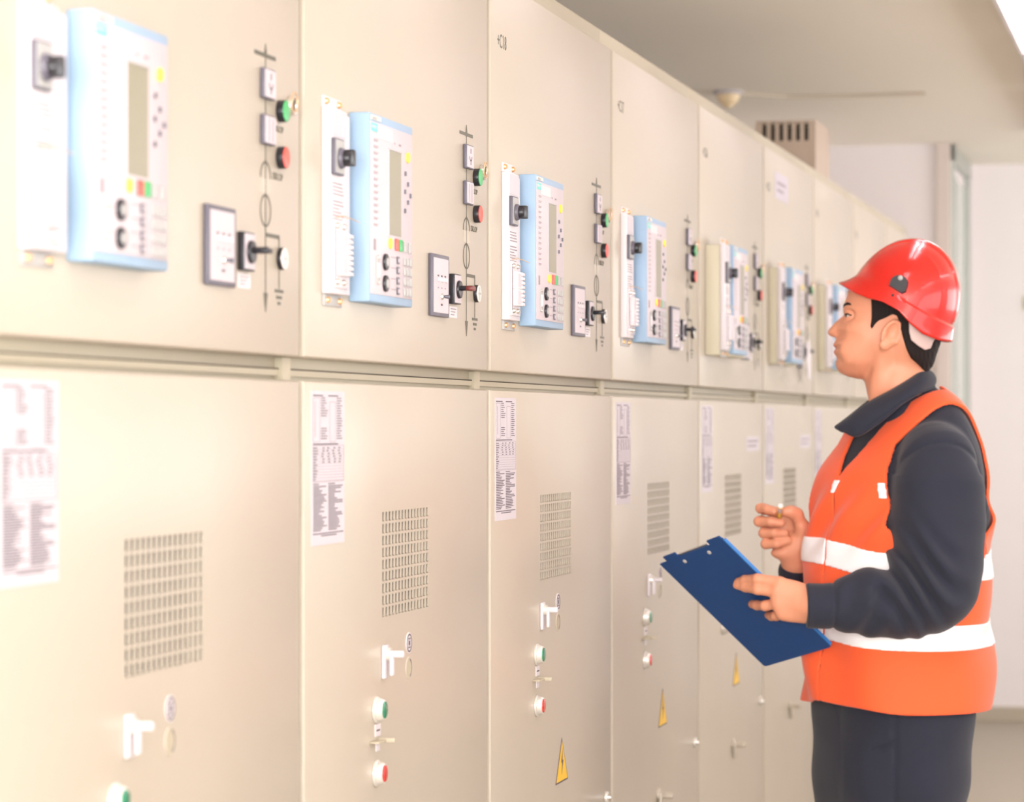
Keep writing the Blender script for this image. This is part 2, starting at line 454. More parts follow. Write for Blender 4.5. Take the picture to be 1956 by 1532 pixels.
    MB(M_SILVER).cyl((0, .928, .698), (.006, .928, .698), .012, .011, M_SILVER, 24, bev=.001).cyl((.006, .928, .698), (.012, .928, .698), .006, .0055, M_CHROME, 16).build('door_lock', r)
    h = MB(M_FRAME).cyl((0, .478, .635), (.007, .478, .635), .014, .012, M_PAINT, 24, bev=.001).box(.004, .012, .468, .488, .598, .640, M_PAINT, bev=.003).build('lower_latch', r)
    MB(M_PAINT).cyl((.01, .478, .632), (.034, .478, .632), .007, m=M_PAINT, n=20, bev=.002).build('latch_knob', h)

    # ---------------- upper door equipment
    if variant == 0: xb, prot, rprot = 0.0, .013, .030
    else:
        xb, rprot = variant; prot = .012
        MB(mat('mounting_box_paint', (208, 200, 176), 0.5)).box(-.0, xb, .078, .447, 1.592, 1.852, bev=.003).build('mounting_box', r)
    # relay
    ry0, ry1, rz0, rz1 = .199, .418, 1.598, 1.858
    xf = xb + rprot
    if variant == 0: ry0, ry1 = .199, .418
    rel = MB(M_BLUE).box(xb, xf, ry0, ry1, rz0, rz1, bev=.0022).build('protection_relay', r)
    W = ry1 - ry0; H = rz1 - rz0
    def R(u): return ry0 + u * W
    def Vv(v): return rz1 - v * H
    MB(M_FACE).box(xf, xf + .0012, R(.012), R(.975), Vv(.957), Vv(.045), bev=.0004).build('front_panel', rel)
    xa = xf + .0012
    nm = MB(M_SILVER).box(xf, xf + .0012, R(.03), R(.24), Vv(.036), Vv(.012))
    nm.text('SIEMENS', R(.05), Vv(.033), .0040, xf + .0013, M_GREY); nm.build('name_strip', rel, smooth=False)
    tt = MB(M_TEAL).box(xa, xa + .0006, R(.015), R(.16), Vv(.098), Vv(.053)); tt.text('SIPROTEC', R(.025), Vv(.08), .0038, xa + .0006, M_WHITE); tt.build('teal_tag', rel, smooth=False)
    MB(M_WHITE).box(xa, xa + .0006, R(.165), R(.49), Vv(.125), Vv(.062)).build('name_label', rel, smooth=False)
    MB(M_LCD).box(xa, xa + .0005, R(.41), R(.70), Vv(.625), Vv(.165)).box(xa, xa + .0012, R(.402), R(.412), Vv(.627), Vv(.163), M_FACE).box(xa, xa + .0012, R(.402), R(.708), Vv(.168), Vv(.162), M_GREY).build('display', rel, smooth=False)
    lt = MB(M_INKL); 
    for i in range(14):
        vv = .135 + i * .0345
        lt.box(xa, xa + .0004, R(.06), R(.175), Vv(vv + .010), Vv(vv + .002), M_FACE)
        lt.box(xa, xa + .0006, R(.07), R(.17), Vv(vv + .004), Vv(vv)); lt.box(xa, xa + .0006, R(.07), R(.15), Vv(vv + .012), Vv(vv + .008))
    MB(M_INKL).box(xa, xa + .0006, R(.07), R(.12), Vv(.725), Vv(.665)).build('port_label', rel, smooth=False)
    for (ua, ub) in ((.54, .56), (.65, .70)): MB(M_INKL).box(xa, xa + .0006, R(ua), R(ub), Vv(.13), Vv(.12)).build('status_light', rel, smooth=False)
    kl = MB(M_INKL)
    for i in range(4): kl.box(xa, xa + .0006, R(.47), R(.60), Vv(.745 + i * .058), Vv(.742 + i * .058))
    kl.build('key_legend', rel, smooth=False); lt.build('led_legend', rel, smooth=False)
    def key(name, u, v, ru, rv, m, rnd_=False, dark=None):
        k_ = MB(m)
        if rnd_: k_.cyl((xa, R(u), Vv(v)), (xa + .0025, R(u), Vv(v)), ru * W, ru * W * .92, m, 20, bev=.0004)
        else: k_.box(xa, xa + .002, R(u - ru), R(u + ru), Vv(v + rv), Vv(v - rv), bev=.0005)
        if dark: k_.box(xa + .002, xa + .0024, R(u - ru * .45), R(u + ru * .45), Vv(v + rv * .5), Vv(v - rv * .5), dark)
        return k_.build(name, rel)
    key('yellow_key', .86, .178, .036, .02, M_YEL, True)
    key('yellow_key', .445, .672, .036, .03, M_YEL, True)
    key('red_key', .59, .672, .036, .032, M_RED); key('green_key', .69, .672, .036, .032, M_GREEN)
    for (u, v) in ((.80, .27), (.86, .325), (.79, .37), (.92, .385), (.86, .425), (.79, .475)): key('menu_key', u, v, .012, .012, M_GREYD)
    for (u, v) in ((.79, .675), (.90, .675)): key('menu_key', u, v, .025, .03, M_GREY)
    for i in range(4):
        key('function_key', .62, .755 + i * .056, .024, .02, M_GREYD, dark=M_FACE)
        for u in (.78, .85, .92): key('number_key', u, .755 + i * .056, .026, .021, M_GREY)
    for v in (.778, .893):
        kb = MB(M_BLACK).cyl((xa, R(.325), Vv(v)), (xa + .004, R(.325), Vv(v)), .0118, .0112, M_BLACK, 28, bev=.0006).cyl((xa + .004, R(.325), Vv(v)), (xa + .005, R(.325), Vv(v)), .006, .006, M_GREY, 20)
        ko = kb.build('key_switch', rel)
    pt = MB(M_WHITE).box(xa, xa + .004, R(.135), R(.175), Vv(.87), Vv(.79), bev=.001).box(xa, xa + .002, R(.125), R(.185), Vv(.90), Vv(.755), M_GREY, bev=.0006)
    for v in (.76, .895): pt.cyl((xa, R(.155), Vv(v)), (xa + .004, R(.155), Vv(v)), .003, m=M_CHROME, n=10)
    pt.build('serial_port', rel)
    # switch strip left of the relay
    x1 = xb + prot
    st = MB(M_WHITE).box(xb, x1, .075, .150, 1.604, 1.852, bev=.002).box(xb, xb + .004, .150, .192, 1.606, 1.850, M_WHITE)
    st.box(x1, x1 + .0006, .080, .140, 1.815, 1.849, M_PAPER)
    so = st.build('switch_strip', r)
    MB(M_WHITE).box(xb, xb + .0025, .076, .156, 1.852, 1.868, M_WHITE, bev=.0006).build('upper_bracket', so)
    MB(M_GREY).box(xb, xb + .003, .078, .160, 1.588, 1.604, M_GREY, bev=.0006).build('lower_bracket', so)
    for (yy, zz) in ((.086, 1.861), (.143, 1.861), (.092, 1.596), (.146, 1.596)):
        bo = MB(M_BRASS); bolt(bo, xb + .0025, yy, zz, .005); bo.build('fixing_screw', so)
    sl = MB(M_INKL)
    rnd = random.Random(5)
    for i in range(11):
        if i == 4: continue
        sl.box(x1, x1 + .0006, .083, .083 + rnd.uniform(.028, .05), 1.751 - i * .0048, 1.7525 - i * .0048)
    sl.box(x1, x1 + .0004, .078, .148, 1.7105, 1.711, M_GREY)
    sl.build('caption', so, smooth=False)
    sw = MB(M_GREYD).box(x1, x1 + .006, .077, .118, 1.7625, 1.8115, M_GREYD, bev=.001).box(x1 + .006, x1 + .007, .079, .1165, 1.765, 1.809, M_GREY).build('selector_switch', so)
    kn = MB(M_GREYD).cyl((x1 + .007, .0975, 1.785), (x1 + .013, .0975, 1.785), .0145, .0125, M_GREYD, 28, bev=.001)
    kn.cyl((x1 + .012, .0975, 1.785), (x1 + .022, .0975, 1.785), .0110, .0090, M_BLACK, 24, bev=.001)
    kn.box(x1 + .013, x1 + .027, .0915, .1035, 1.774, 1.796, M_BLACK, bev=.002)
    ko = kn.build('switch_knob', r)
    tb = MB(M_WHITE).box(x1, x1 + .003, .083, .146, 1.612, 1.703, M_WHITE, bev=.001)
    tb.box(x1 + .003, x1 + .011, .091, .134, 1.628, 1.686, M_WHITE, bev=.0015)
    for i in range(8): tb.box(x1 + .009, x1 + .0135, .119, .137, 1.629 + i * .0072, 1.634 + i * .0072, M_WHITE, bev=.0008)
    tb.box(x1 + .0030, x1 + .0113, .0905, .1345, 1.6565, 1.6572, M_GREY).box(x1 + .003, x1 + .0035, .0845, .0862, 1.62, 1.698, M_GREYD)
    tb.box(x1 + .0110, x1 + .0114, .095, .116, 1.660, 1.682, M_PAPER).box(x1 + .0110, x1 + .0114, .095, .116, 1.632, 1.654, M_PAPER)
    to = tb.build('terminal_block', so)
    for (yy, zz) in ((.093, 1.695), (.122, 1.695), (.093, 1.620), (.122, 1.620)):
        bo = MB(M_CHROME); bolt(bo, x1 + .003, yy, zz, .0045, M_CHROME); bo.build('terminal_screw', r)
    MB(M_BRASS).tube([(x1 + .003, .088, 1.705), (x1 + .008, .10, 1.7075), (x1 + .014, .12, 1.706), (x1 + .020, .140, 1.702)], .0006, n=6).build('seal_wire', r)

    # voltage indicator
    vi = MB(M_GREYD).box(0, .0065, .613, .713, 1.594, 1.689, M_GREYD, bev=.0015).build('voltage_indicator', r)
    MB(M_FACE).box(.0065, .0071, .6205, .7055, 1.600, 1.683).build('indicator_face', vi, smooth=False)
    for i in range(3):
        yy = .645 + i * .0205
        q = MB(M_INKL).cyl((.0071, yy, 1.650), (.011, yy, 1.650), .0035, m=M_WHITE, n=12).box(.0071, .0075, yy - .004, yy + .004, 1.655, 1.6575, M_INK).box(.0071, .0075, yy - .003, yy + .003, 1.637, 1.639)
        q.build('test_socket', vi)
    MB(M_CHROME).cyl((.0071, .666, 1.625), (.0105, .666, 1.625), .005, .004, M_CHROME, 16).cyl((.0105, .666, 1.625), (.018, .670, 1.6245), .002, .0034, M_GREYD, 12).box(.0071, .0075, .660, .670, 1.611, 1.614, M_INK).build('toggle_switch', vi)
    # rotary switch
    rs = MB(M_BLACK).box(0, .009, .735, .776, 1.617, 1.664, M_BLACK, bev=.001).box(.009, .0097, .737, .774, 1.619, 1.662, M_FACE).build('rotary_switch', r)
    q = MB(M_BLACK).cyl((.0097, .757, 1.640), (.014, .757, 1.640), .0145, .0135, M_BLACK, 28, bev=.001)
    q.cyl((.012, .757, 1.642), (.033, .757, 1.642), .0040, .0040, M_BLACK, 14, bev=.001).box(.016, .033, .753, .775, 1.6385, 1.6450, M_BLACK, bev=.002)
    q.build('rotary_handle', rs)
    q = MB(M_WHITE).box(0, .0008, .737, .782, 1.596, 1.6135)
    for i in range(3): q.box(.0008, .0011, .743, .776 - .006 * i, 1.609 - i * .0045, 1.6105 - i * .0045, M_INKL)
    q.build('switch_label', r, smooth=False)
    # mimic diagram
    Y = .8425; Y2 = .896; mm = MB(M_MIMIC); t = .0011
    def vl(y, z0, z1, w=.0012): mm.box(0, .0006, y - w, y + w, z0, z1)
    vl(Y, 1.575, 1.905); mm.box(0, .0006, .800, .882, 1.8885, 1.8935); mm.prism([(Y - .004, 1.888), (Y + .004, 1.888), (Y + .0045, 1.895), (Y, 1.906), (Y - .0045, 1.895)], 0, .0007)
    mm.ring((0, Y, 1.738), .0195, .0012, sq=.0006, arc=(0, math.pi)); mm.prism([(Y - .009, 1.7545), (Y, 1.761), (Y + .009, 1.7545), (Y + .004, 1.757), (Y - .004, 1.757)], 0, .0008)
    mm.ring((0, Y, 1.697), .0195, .0012, sq=.0006)
    mm.box(0, .0006, Y, Y2 + .0012, 1.6645, 1.6695); vl(Y2, 1.601, 1.667)
    mm.prism([(Y - .0075, 1.594), (Y + .0075, 1.594), (Y, 1.570)], 0, .0008)
    for (hw, zz) in ((.017, 1.5985), (.011, 1.5905), (.0055, 1.583)): mm.box(0, .0006, Y2 - hw, Y2 + hw, zz - .002, zz + .002)
    mm.build('mimic_diagram', r, smooth=False)
    MB(M_PAINT).box(0, .0004, Y - .018, Y + .018, 1.7185, 1.7375).build('mimic_gap', r, smooth=False)
    for kk, (za, zb) in enumerate(((1.836, 1.874), (1.779, 1.816))):
        pi_ = MB(M_GREYD).box(0, .0065, .821, .864, za, zb, M_GREYD, bev=.0012).box(.0065, .0073, .8225, .8625, za + .002, zb - .002, M_FACE)
        po = pi_.build('position_indicator', r)
        q = MB(M_INK)
        if kk == 0:
            q.box(.0073, .0077, .842, .8445, za + .024, za + .032).box(.0073, .0077, .842, .8445, za + .006, za + .014).ring((.0073, .843, za + .0195), .007, .001, sq=.0004, arc=(math.pi, 2 * math.pi))
        else:
            q.box(.0073, .0077, .835, .8375, za + .004, zb - .004, M_INKL).box(.0073, .0077, .849, .8515, za + .004, zb - .004, M_INKL)
        q.build('indicator_symbol', po, smooth=False)
    for (zz, m_, nm_) in ((1.827, M_GREEN, 'green'), (1.768, M_RED, 'red')):
        o = MB(M_BLACK).cyl((0, .897, zz), (.0095, .897, zz), .0142, .0140, M_BLACK, 36, bev=.0006).build('push_button', r)
        MB(m_).cyl((.0095, .897, zz), (.0105, .897, zz), .0136, .0132, m_, 36, bev=.0004).build('button_cap', o)
        o['label'] = nm_ + ' push button in a black ring'
    MB(M_MIMIC).text('UKLOP', .876, 1.800, .0085, .0002).build('lettering', r, smooth=False); MB(M_MIMIC).text('ISKLOP', .870, 1.739, .0095, .0002).build('lettering', r, smooth=False)
    MB(M_CHROME).cyl((0, .937, 1.838), (.006, .937, 1.838), .0135, .0125, M_CHROME, 28, bev=.001).ring((.0065, .937, 1.838), .0105, .0022, m=M_CHROME).box(.006, .0075, .9355, .9385, 1.831, 1.845, M_BLACK).ring((.010, .930, 1.842), .0125, .0009, m=M_BRASS).build('key_lock', r)
    ds = MB(M_BLACK).cyl((0, .900, 1.640), (.006, .900, 1.640), .0142, .0140, M_BLACK, 32, bev=.0006).build('earthing_indicator', r)
    MB(M_SILVER).cyl((.006, .900, 1.640), (.0070, .900, 1.640), .0136, .0134, M_SILVER, 32).box(.0070, .0074, .898, .902, 1.630, 1.650, M_GREY).box(.0070, .0074, .891, .909, 1.6385, 1.6415, M_GREY).build('indicator_disc', ds)
    return r

cab_plain = make_cabinet(0)
cab_b1 = make_cabinet((.036, .012))
cab_b2 = make_cabinet((.026, .022))
cab_lab = {
 -1: 'cream switchgear cabinet nearest the camera, cut off by the left edge',
 0: 'cream switchgear cabinet second from the left, in sharp focus with orange reflection',
 1: 'cream switchgear cabinet marked +C18, third from the left',
 2: 'cream switchgear cabinet fourth from the left, behind the top of the clipboard',
 3: 'cream switchgear cabinet fifth from the left, its relay on a tan projecting box',
 4: 'cream switchgear cabinet sixth from the left, with a lilac plate near its top',
 5: 'cream switchgear cabinet seventh from the left, just before the helmet brim',
 6: 'cream switchgear cabinet eighth from the left, mostly hidden by the red helmet',
 7: 'cream switchgear cabinet farthest along the row, only its top seen'}
used = set(); cabs = {}
for n in range(-1, 8):
    src = cab_plain if n < 3 or n > 5 else (cab_b1 if n == 3 else cab_b2)
    c = src if src.name not in used else copy_tree(src); used.add(src.name)
    c.location = (0, 3.553 + n, 0); cabs[n] = c
    setp(c, cab_lab[n], 'electrical cabinet', 'cream switchgear cabinets in a row')
for n, c in cabs.items():
    if n >= 1:
        t = MB(M_MIMIC).text('+C%d' % (19 - n), .046, 2.058, .024, .0002, squash=.85); t.build('cabinet_number', c, smooth=False)
    if n in (3, 4):
        lb = MB(M_PAPER).box(0, .0006, .70, .91, 1.360, 1.398)
        lb.box(.0006, .0009, .72, .89, 1.383, 1.388, M_INKL).box(.0006, .0009, .72, .87, 1.371, 1.376, M_INKL); lb.build('small_label', c, smooth=False)
    if n == 4:
        lb = MB(mat('lilac_plate', (196, 186, 196), 0.5)).box(0, .001, .20, .45, 2.050, 2.122).box(.001, .0014, .24, .40, 2.09, 2.098, M_INKL).box(.001, .0014, .24, .36, 2.07, 2.078, M_INKL)
        lb.build('name_plate', c, smooth=False)
    if n == 0:
        MB(M_DKRED).box(.022, .0335, .7525, .7755, 1.6380, 1.6455, bev=.002).build('red_grip', c)['label'] = 'dark red end of the rotary switch handle'
tg = MB(M_WHITE).prism([(-.045, -.02), (-.02, -.065), (.03, -.075), (.045, -.02), (.01, .045), (-.03, .04)], 0, .0012)
tg.tube([(0.0006, 0, .035), (0.0006, .004, .065)], .001, M_GREY, 6)
tg = tg.build('paper_tag', smooth=False, loc=(.026, 8.219 + .03, 1.63))
setp(tg, 'white pointed paper tag hanging on the sixth cabinet left of the face', 'tag')

# ================================================================== PERSON
PX0 = 0.772
ORG = CAM + RV * PX0 + FV * 5.7; ORG.z = 0
ROT = Matrix.Rotation(TH, 4, 'Z')
def Hp(px, py, dw=0.0):
    Zd = 5.7 + dw
    return np.array([(px - 978) * Zd / FPX - PX0, dw, 1.43 + (810 - py) * Zd / FPX])
def L2W(p): return ORG + (ROT @ Vector(p))

class Grid:
    def __init__(s, lo, hi, h):
        s.lo = np.array(lo, float); s.h = h
        s.n = [int(math.ceil((b - a) / h)) + 1 for a, b in zip(lo, hi)]
        s.ax = [(s.lo[i] + np.arange(s.n[i]) * h).astype(np.float32) for i in range(3)]
        s.F = np.full(s.n, 1.0, np.float32)
    def sl(s, lo, hi, pad):
        r = []
        for i in range(3):
            a = max(0, int((lo[i] - pad - s.lo[i]) / s.h)); b = min(s.n[i], int((hi[i] + pad - s.lo[i]) / s.h) + 2)
            if b <= a: return None
            r.append(slice(a, b))
        return tuple(r)
    def pts(s, r):
        return (s.ax[0][r[0]][:, None, None], s.ax[1][r[1]][None, :, None], s.ax[2][r[2]][None, None, :])
    def comb(s, fn, lo, hi, k=0.0, op='u'):
        r = s.sl(lo, hi, k + 3 * s.h)
        if r is None: return
        d = fn(*s.pts(r)).astype(np.float32); A = s.F[r]
        if op == 's': A = -A
        if k > 0:
            hh = np.clip(0.5 + 0.5 * (A - d) / k, 0, 1); v = A * (1 - hh) + d * hh - k * hh * (1 - hh)
        else: v = np.minimum(A, d)
        if op == 's': v = -v
        s.F[r] = v
    def cone(s, a, b, ra, rb, k=0.01, op='u'):
        a = np.array(a, float); b = np.array(b, float); ba = b - a; L = max(ba @ ba, 1e-9)
        def fn(X, Y, Z):
            t = np.clip(((X - a[0]) * ba[0] + (Y - a[1]) * ba[1] + (Z - a[2]) * ba[2]) / L, 0, 1)
            return np.sqrt((X - a[0] - t * ba[0]) ** 2 + (Y - a[1] - t * ba[1]) ** 2 + (Z - a[2] - t * ba[2]) ** 2) - (ra + (rb - ra) * t)
        m = max(ra, rb); s.comb(fn, np.minimum(a, b) - m, np.maximum(a, b) + m, k, op)
    def chain(s, P, k=0.01):
        for (a, ra), (b, rb) in zip(P[:-1], P[1:]): s.cone(a, b, ra, rb, k)
    def ell(s, c, r, M=None, k=0.01, op='u'):
        c = np.array(c, float); r = np.array(r, float)
        M = np.eye(3) if M is None else np.array(M, float)   # rows = local axes
        def fn(X, Y, Z):
            dx, dy, dz = X - c[0], Y - c[1], Z - c[2]
            u = [M[i][0] * dx + M[i][1] * dy + M[i][2] * dz for i in range(3)]
            k0 = np.sqrt(sum((u[i] / r[i]) ** 2 for i in range(3))); k1 = np.sqrt(sum((u[i] / r[i] ** 2) ** 2 for i in range(3))) + 1e-9
            return k0 * (k0 - 1) / k1
        m = max(r); s.comb(fn, c - m, c + m, k, op)

def surfnet(F, lo, h):
    """naive surface nets on a numpy field"""
    S = F < 0
    nx, ny, nz = F.shape
    cnt = np.zeros((nx - 1, ny - 1, nz - 1), np.uint8)
    for i in (0, 1):
        for j in (0, 1):
            for k in (0, 1): cnt += S[i:nx - 1 + i, j:ny - 1 + j, k:nz - 1 + k]
    act = (cnt > 0) & (cnt < 8)
    I = np.nonzero(act); N = len(I[0])
    idx = np.full(act.shape, -1, np.int32); idx[I] = np.arange(N)
    base = np.stack(I, 1).astype(np.float64)
    acc = np.zeros((N, 3)); num = np.zeros(N)
    C = [(i, j, k) for i in (0, 1) for j in (0, 1) for k in (0, 1)]
    val = {c: F[I[0] + c[0], I[1] + c[1], I[2] + c[2]].astype(np.float64) for c in C}
    for c in C:
        for ax in range(3):
            if c[ax]: continue
            d = list(c); d[ax] = 1; d = tuple(d)
            a, b = val[c], val[d]; m = (a < 0) != (b < 0)
            t = np.where(m, a / np.where(m, a - b, 1), 0)
            p = np.tile(np.array(c, float), (N, 1)); p[:, ax] += t
            acc[m] += p[m]; num[m] += 1
    V = np.array(lo) + (base + acc / num[:, None]) * h
    Q = []
    for ax in range(3):
        a = [slice(None)] * 3; b = [slice(None)] * 3; a[ax] = slice(0, -1); b[ax] = slice(1, None)
        A, B = S[tuple(a)], S[tuple(b)]
        o1, o2 = [q for q in range(3) if q != ax]
        for sgn in (0, 1):
            M = (A & ~B) if sgn == 0 else (~A & B)
            E = np.stack(np.nonzero(M), 1)
            ok = (E[:, o1] > 0) & (E[:, o2] > 0) & (E[:, o1] < F.shape[o1] - 1) & (E[:, o2] < F.shape[o2] - 1)
            E = E[ok]
            def g(d1, d2):
                e = E.copy(); e[:, o1] -= d1; e[:, o2] -= d2
                return idx[e[:, 0], e[:, 1], e[:, 2]]
            q = np.stack([g(1, 1), g(0, 1), g(0, 0), g(1, 0)], 1)
            flip = (sgn == 1) ^ (ax == 1)
            if flip: q = q[:, ::-1]
            Q.append(q)
    return V, np.concatenate(Q)

def relax(V, Q, it=2, lam=0.5):
    E = np.concatenate([Q[:, [0, 1]], Q[:, [1, 2]], Q[:, [2, 3]], Q[:, [3, 0]]])
    n = len(V); deg = np.bincount(E.ravel(), minlength=n)[:, None].astype(float); deg[deg == 0] = 1
    for q in range(it):
        for l in (lam, -lam * 1.03):
            S_ = np.zeros_like(V)
            for c in range(3):
                S_[:, c] = np.bincount(E[:, 0], weights=V[E[:, 1], c], minlength=n) + np.bincount(E[:, 1], weights=V[E[:, 0], c], minlength=n)
            V = V + l * (S_ / deg - V)
    return V

def mesh_obj(name, V, Q, material, parent, attr=None):
    me = bpy.data.meshes.new(name)
    me.vertices.add(len(V)); me.vertices.foreach_set('co', V.astype(np.float32).ravel())
    me.loops.add(Q.size); me.loops.foreach_set('vertex_index', Q.astype(np.int32).ravel())
    me.polygons.add(len(Q)); me.polygons.foreach_set('loop_start', (np.arange(len(Q)) * 4).astype(np.int32))
    me.polygons.foreach_set('loop_total', np.full(len(Q), 4, np.int32))
    me.update(calc_edges=True); me.validate()
    me.polygons.foreach_set('use_smooth', [True] * len(me.polygons))
    me.materials.append(material)
    if attr is not None:
        at = me.attributes.new('lips', 'FLOAT', 'POINT'); at.data.foreach_set('value', attr.astype(np.float32))
    o = bpy.data.objects.new(name, me); COL.objects.link(o); o.parent = parent
    return o

def field_obj(g, name, material, parent, it=2, F=None, attrf=None):
    V, Q = surfnet(g.F if F is None else F, g.lo, g.h)
    V = relax(V, Q, it)
    return mesh_obj(name, V, Q, material, parent, attrf(V) if attrf else None)

person = empty('person', ORG, TH)
setp(person, 'man in red helmet, orange vest and navy work suit looking up at the cabinets', 'person')

# torso frame
PH = math.radians(28)
FT = np.array([-math.cos(PH), -math.sin(PH)]); LT = np.array([math.sin(PH), -math.cos(PH)])
# z : centre x, half depth, half width of the outer (vest) surface
TT = np.array([
 (.60, -.010, .150, .190), (.78, -.010, .160, .198), (.87, -.007, .174, .207), (1.0, -.006, .179, .212), (1.1, -.008, .171, .215), (1.25, .000, .163, .218), (1.336, .008, .150, .21),
 (1.388, .022, .124, .192), (1.44, .029, .090, .168), (1.47, .036, .069, .135), (1.495, .041, .048, .095), (1.512, .044, .022, .05), (1.53, .046, .004, .01)])
def torso_field(g, r, wob=True):
    X, Y, Z = g.pts(r); z = g.ax[2][r[2]]
    cx = np.interp(z, TT[:, 0], TT[:, 1]); a = np.interp(z, TT[:, 0], TT[:, 2]); b = np.interp(z, TT[:, 0], TT[:, 3])
    for q in range(2):
        for arr in (cx, a, b):
            ker = np.ones(9) / 9; arr[:] = np.convolve(np.pad(arr, 4, 'edge'), ker, 'valid')
    cx, a, b = [q[None, None, :].astype(np.float32) for q in (cx, a, b)]
    dx = X - cx; dy = Y - cx * .53
    u = dx * FT[0] + dy * FT[1]; s = dx * LT[0] + dy * LT[1]
    if wob:
        zz = Z
        w = .0055 * np.sin(34 * (zz + .5 * s) + 9 * u) * np.clip((1.3 - zz) * 4, 0, 1) + .007 * np.sin(40 * s + 10 * zz) * np.clip((1.12 - zz) * 6, 0, 1)
        w = w + .008 * np.sin(48 * (zz - 1.2 * s) + 1.0) * np.exp(-((zz - 1.24) / .06) ** 2)
    else: w = 0
    rho = np.sqrt((u / a) ** 2 + (s / b) ** 2) - 1
    gx, gy, gz = np.gradient(rho, g.h)
    gr = np.sqrt(gx ** 2 + gy ** 2 + gz ** 2) + 1e-3
    return (rho / np.maximum(gr, 3.0)) - w, u, s

# ---------------- body (skin): head, neck, trunk, arms and hands in one surface
HS = 956.14
YAW = math.radians(12)
HF = np.array([-math.cos(YAW), math.sin(YAW)]); HL = np.array([-math.sin(YAW), -math.cos(YAW)])
H0 = Hp(1690, 620, 0.0)
def hq(px, py): return ((1690 - px) / HS / math.cos(YAW), (620 - py) / HS)
def HH(px, py, s):
    q, z = hq(px, py)
    # compensate the sideways shift that the yaw gives to points off the midline
    q2 = q - s * math.tan(YAW) * 0
    x = H0[0] + HF[0] * q2 + HL[0] * s; y = H0[1] + HF[1] * q2 + HL[1] * s
    return np.array([x, y, H0[2] + z])
def HHc(px, py, s): # point off the midline seen at the pixel px
    q = (1690 - px) / HS / math.cos(YAW) - s * math.tan(YAW)
    return np.array([H0[0] + HF[0] * q + HL[0] * s, H0[1] + HF[1] * q + HL[1] * s, H0[2] + (620 - py) / HS])

PROF = [(1655,506),(1638,524),(1627,545),(1620,563),(1615.5,578),(1612.5,588),(1613,596),(1615,601),(1608,606.5),(1600,613),(1592,621),(1586,628.5),(1583.5,634),(1585.5,639.5),(1591,642.5),(1597,643.5),(1600,646),(1598,651),(1594.5,656.5),(1594,661),(1599.5,665),(1595.5,669),(1595,674.5),(1599,680),(1601.5,684),(1599,690),(1598.5,698),(1602,707),(1610,714),(1623,719.5),(1641,724),(1662,720),(1684,708),(1712,706),(1740,712),(1764,708),(1774,690),(1782,664),(1790,635),(1799,600),(1797,560),(1782,520),(1752,490),(1715,478),(1682,484)]
PQ = np.array([hq(*p) for p in PROF])
def poly_sd(P, q, z):
    d = np.full(q.shape, 9e9); ins = np.zeros(q.shape, bool); n = len(P)
    for i in range(n):
        a = P[i]; b = P[(i + 1) % n]; e = b - a
        wx = q - a[0]; wz = z - a[1]; t = np.clip((wx * e[0] + wz * e[1]) / (e @ e), 0, 1)
        d = np.minimum(d, (wx - t * e[0]) ** 2 + (wz - t * e[1]) ** 2)
        c = ((a[1] > z) != (b[1] > z)) & (q < (b[0] - a[0]) * (z - a[1]) / (b[1] - a[1] + 1e-12) + a[0])
        ins ^= c
    d = np.sqrt(d); return np.where(ins, d, -d)   # positive inside
class Table:
    def __init__(s, P, smooth=0):
        s.q0, s.z0, s.h = -.16, -.16, .0008
        n = 400; qq = s.q0 + np.arange(n) * s.h; zz = s.z0 + np.arange(n) * s.h
        s.T = poly_sd(P, *np.meshgrid(qq, zz, indexing='ij')); s.n = n
        for _ in range(smooth):
            T = s.T; T = (np.roll(T, 1, 0) + np.roll(T, -1, 0) + 2 * T) / 4; s.T = (np.roll(T, 1, 1) + np.roll(T, -1, 1) + 2 * T) / 4
    def __call__(s, q, z):
        fx = np.clip((q - s.q0) / s.h, 0, s.n - 1.01); fz = np.clip((z - s.z0) / s.h, 0, s.n - 1.01)
        i = fx.astype(int); j = fz.astype(int); u = fx - i; v = fz - j; T = s.T
        return T[i, j] * (1 - u) * (1 - v) + T[i + 1, j] * u * (1 - v) + T[i, j + 1] * (1 - u) * v + T[i + 1, j + 1] * u * v
PT = Table(PQ, 3)
def sstep(a, b, x):
    t = np.clip((x - a) / (b - a), 0, 1); return t * t * (3 - 2 * t)
DH = .071
def head_field(X, Y, Z):
    dx, dy = X - H0[0], Y - H0[1]; z = Z - H0[2]
    q = dx * HF[0] + dy * HF[1]; s = dx * HL[0] + dy * HL[1]
    q, s, z = np.broadcast_arrays(q, s, z)
    d = PT(q, z)
    px = 1690 - q * HS * math.cos(YAW); py = 620 - z * HS
    k = 1.0 + .09 * sstep(1680, 1740, px)                       # wider skull at the back
    nose = (1 - sstep(1600, 1626, px)) * sstep(590, 604, py) * (1 - sstep(641, 649, py))
    k = k * (1 - .42 * nose)
    jaw = sstep(640, 715, py) * (1 - sstep(1650, 1710, px)); k = k * (1 - .16 * jaw)
    brow = np.exp(-((py - 590) / 10) ** 2) * (1 - sstep(1615, 1650, px)); k = k * (1 + .05 * brow)
    dd = np.minimum(d, DH)
    f = (s / k) ** 2 - dd * (2 * DH - dd)
    f = f / (2 * DH)
    # outside of the profile use the distance too
    return np.where(d < -.004, np.maximum(f, -d * .8), f)

BG = Grid((-.36, -.33, .90), (.24, .36, 1.79), .0021)
hb = (H0 - .17, H0 + .17)
BG.comb(head_field, hb[0], hb[1], 0)
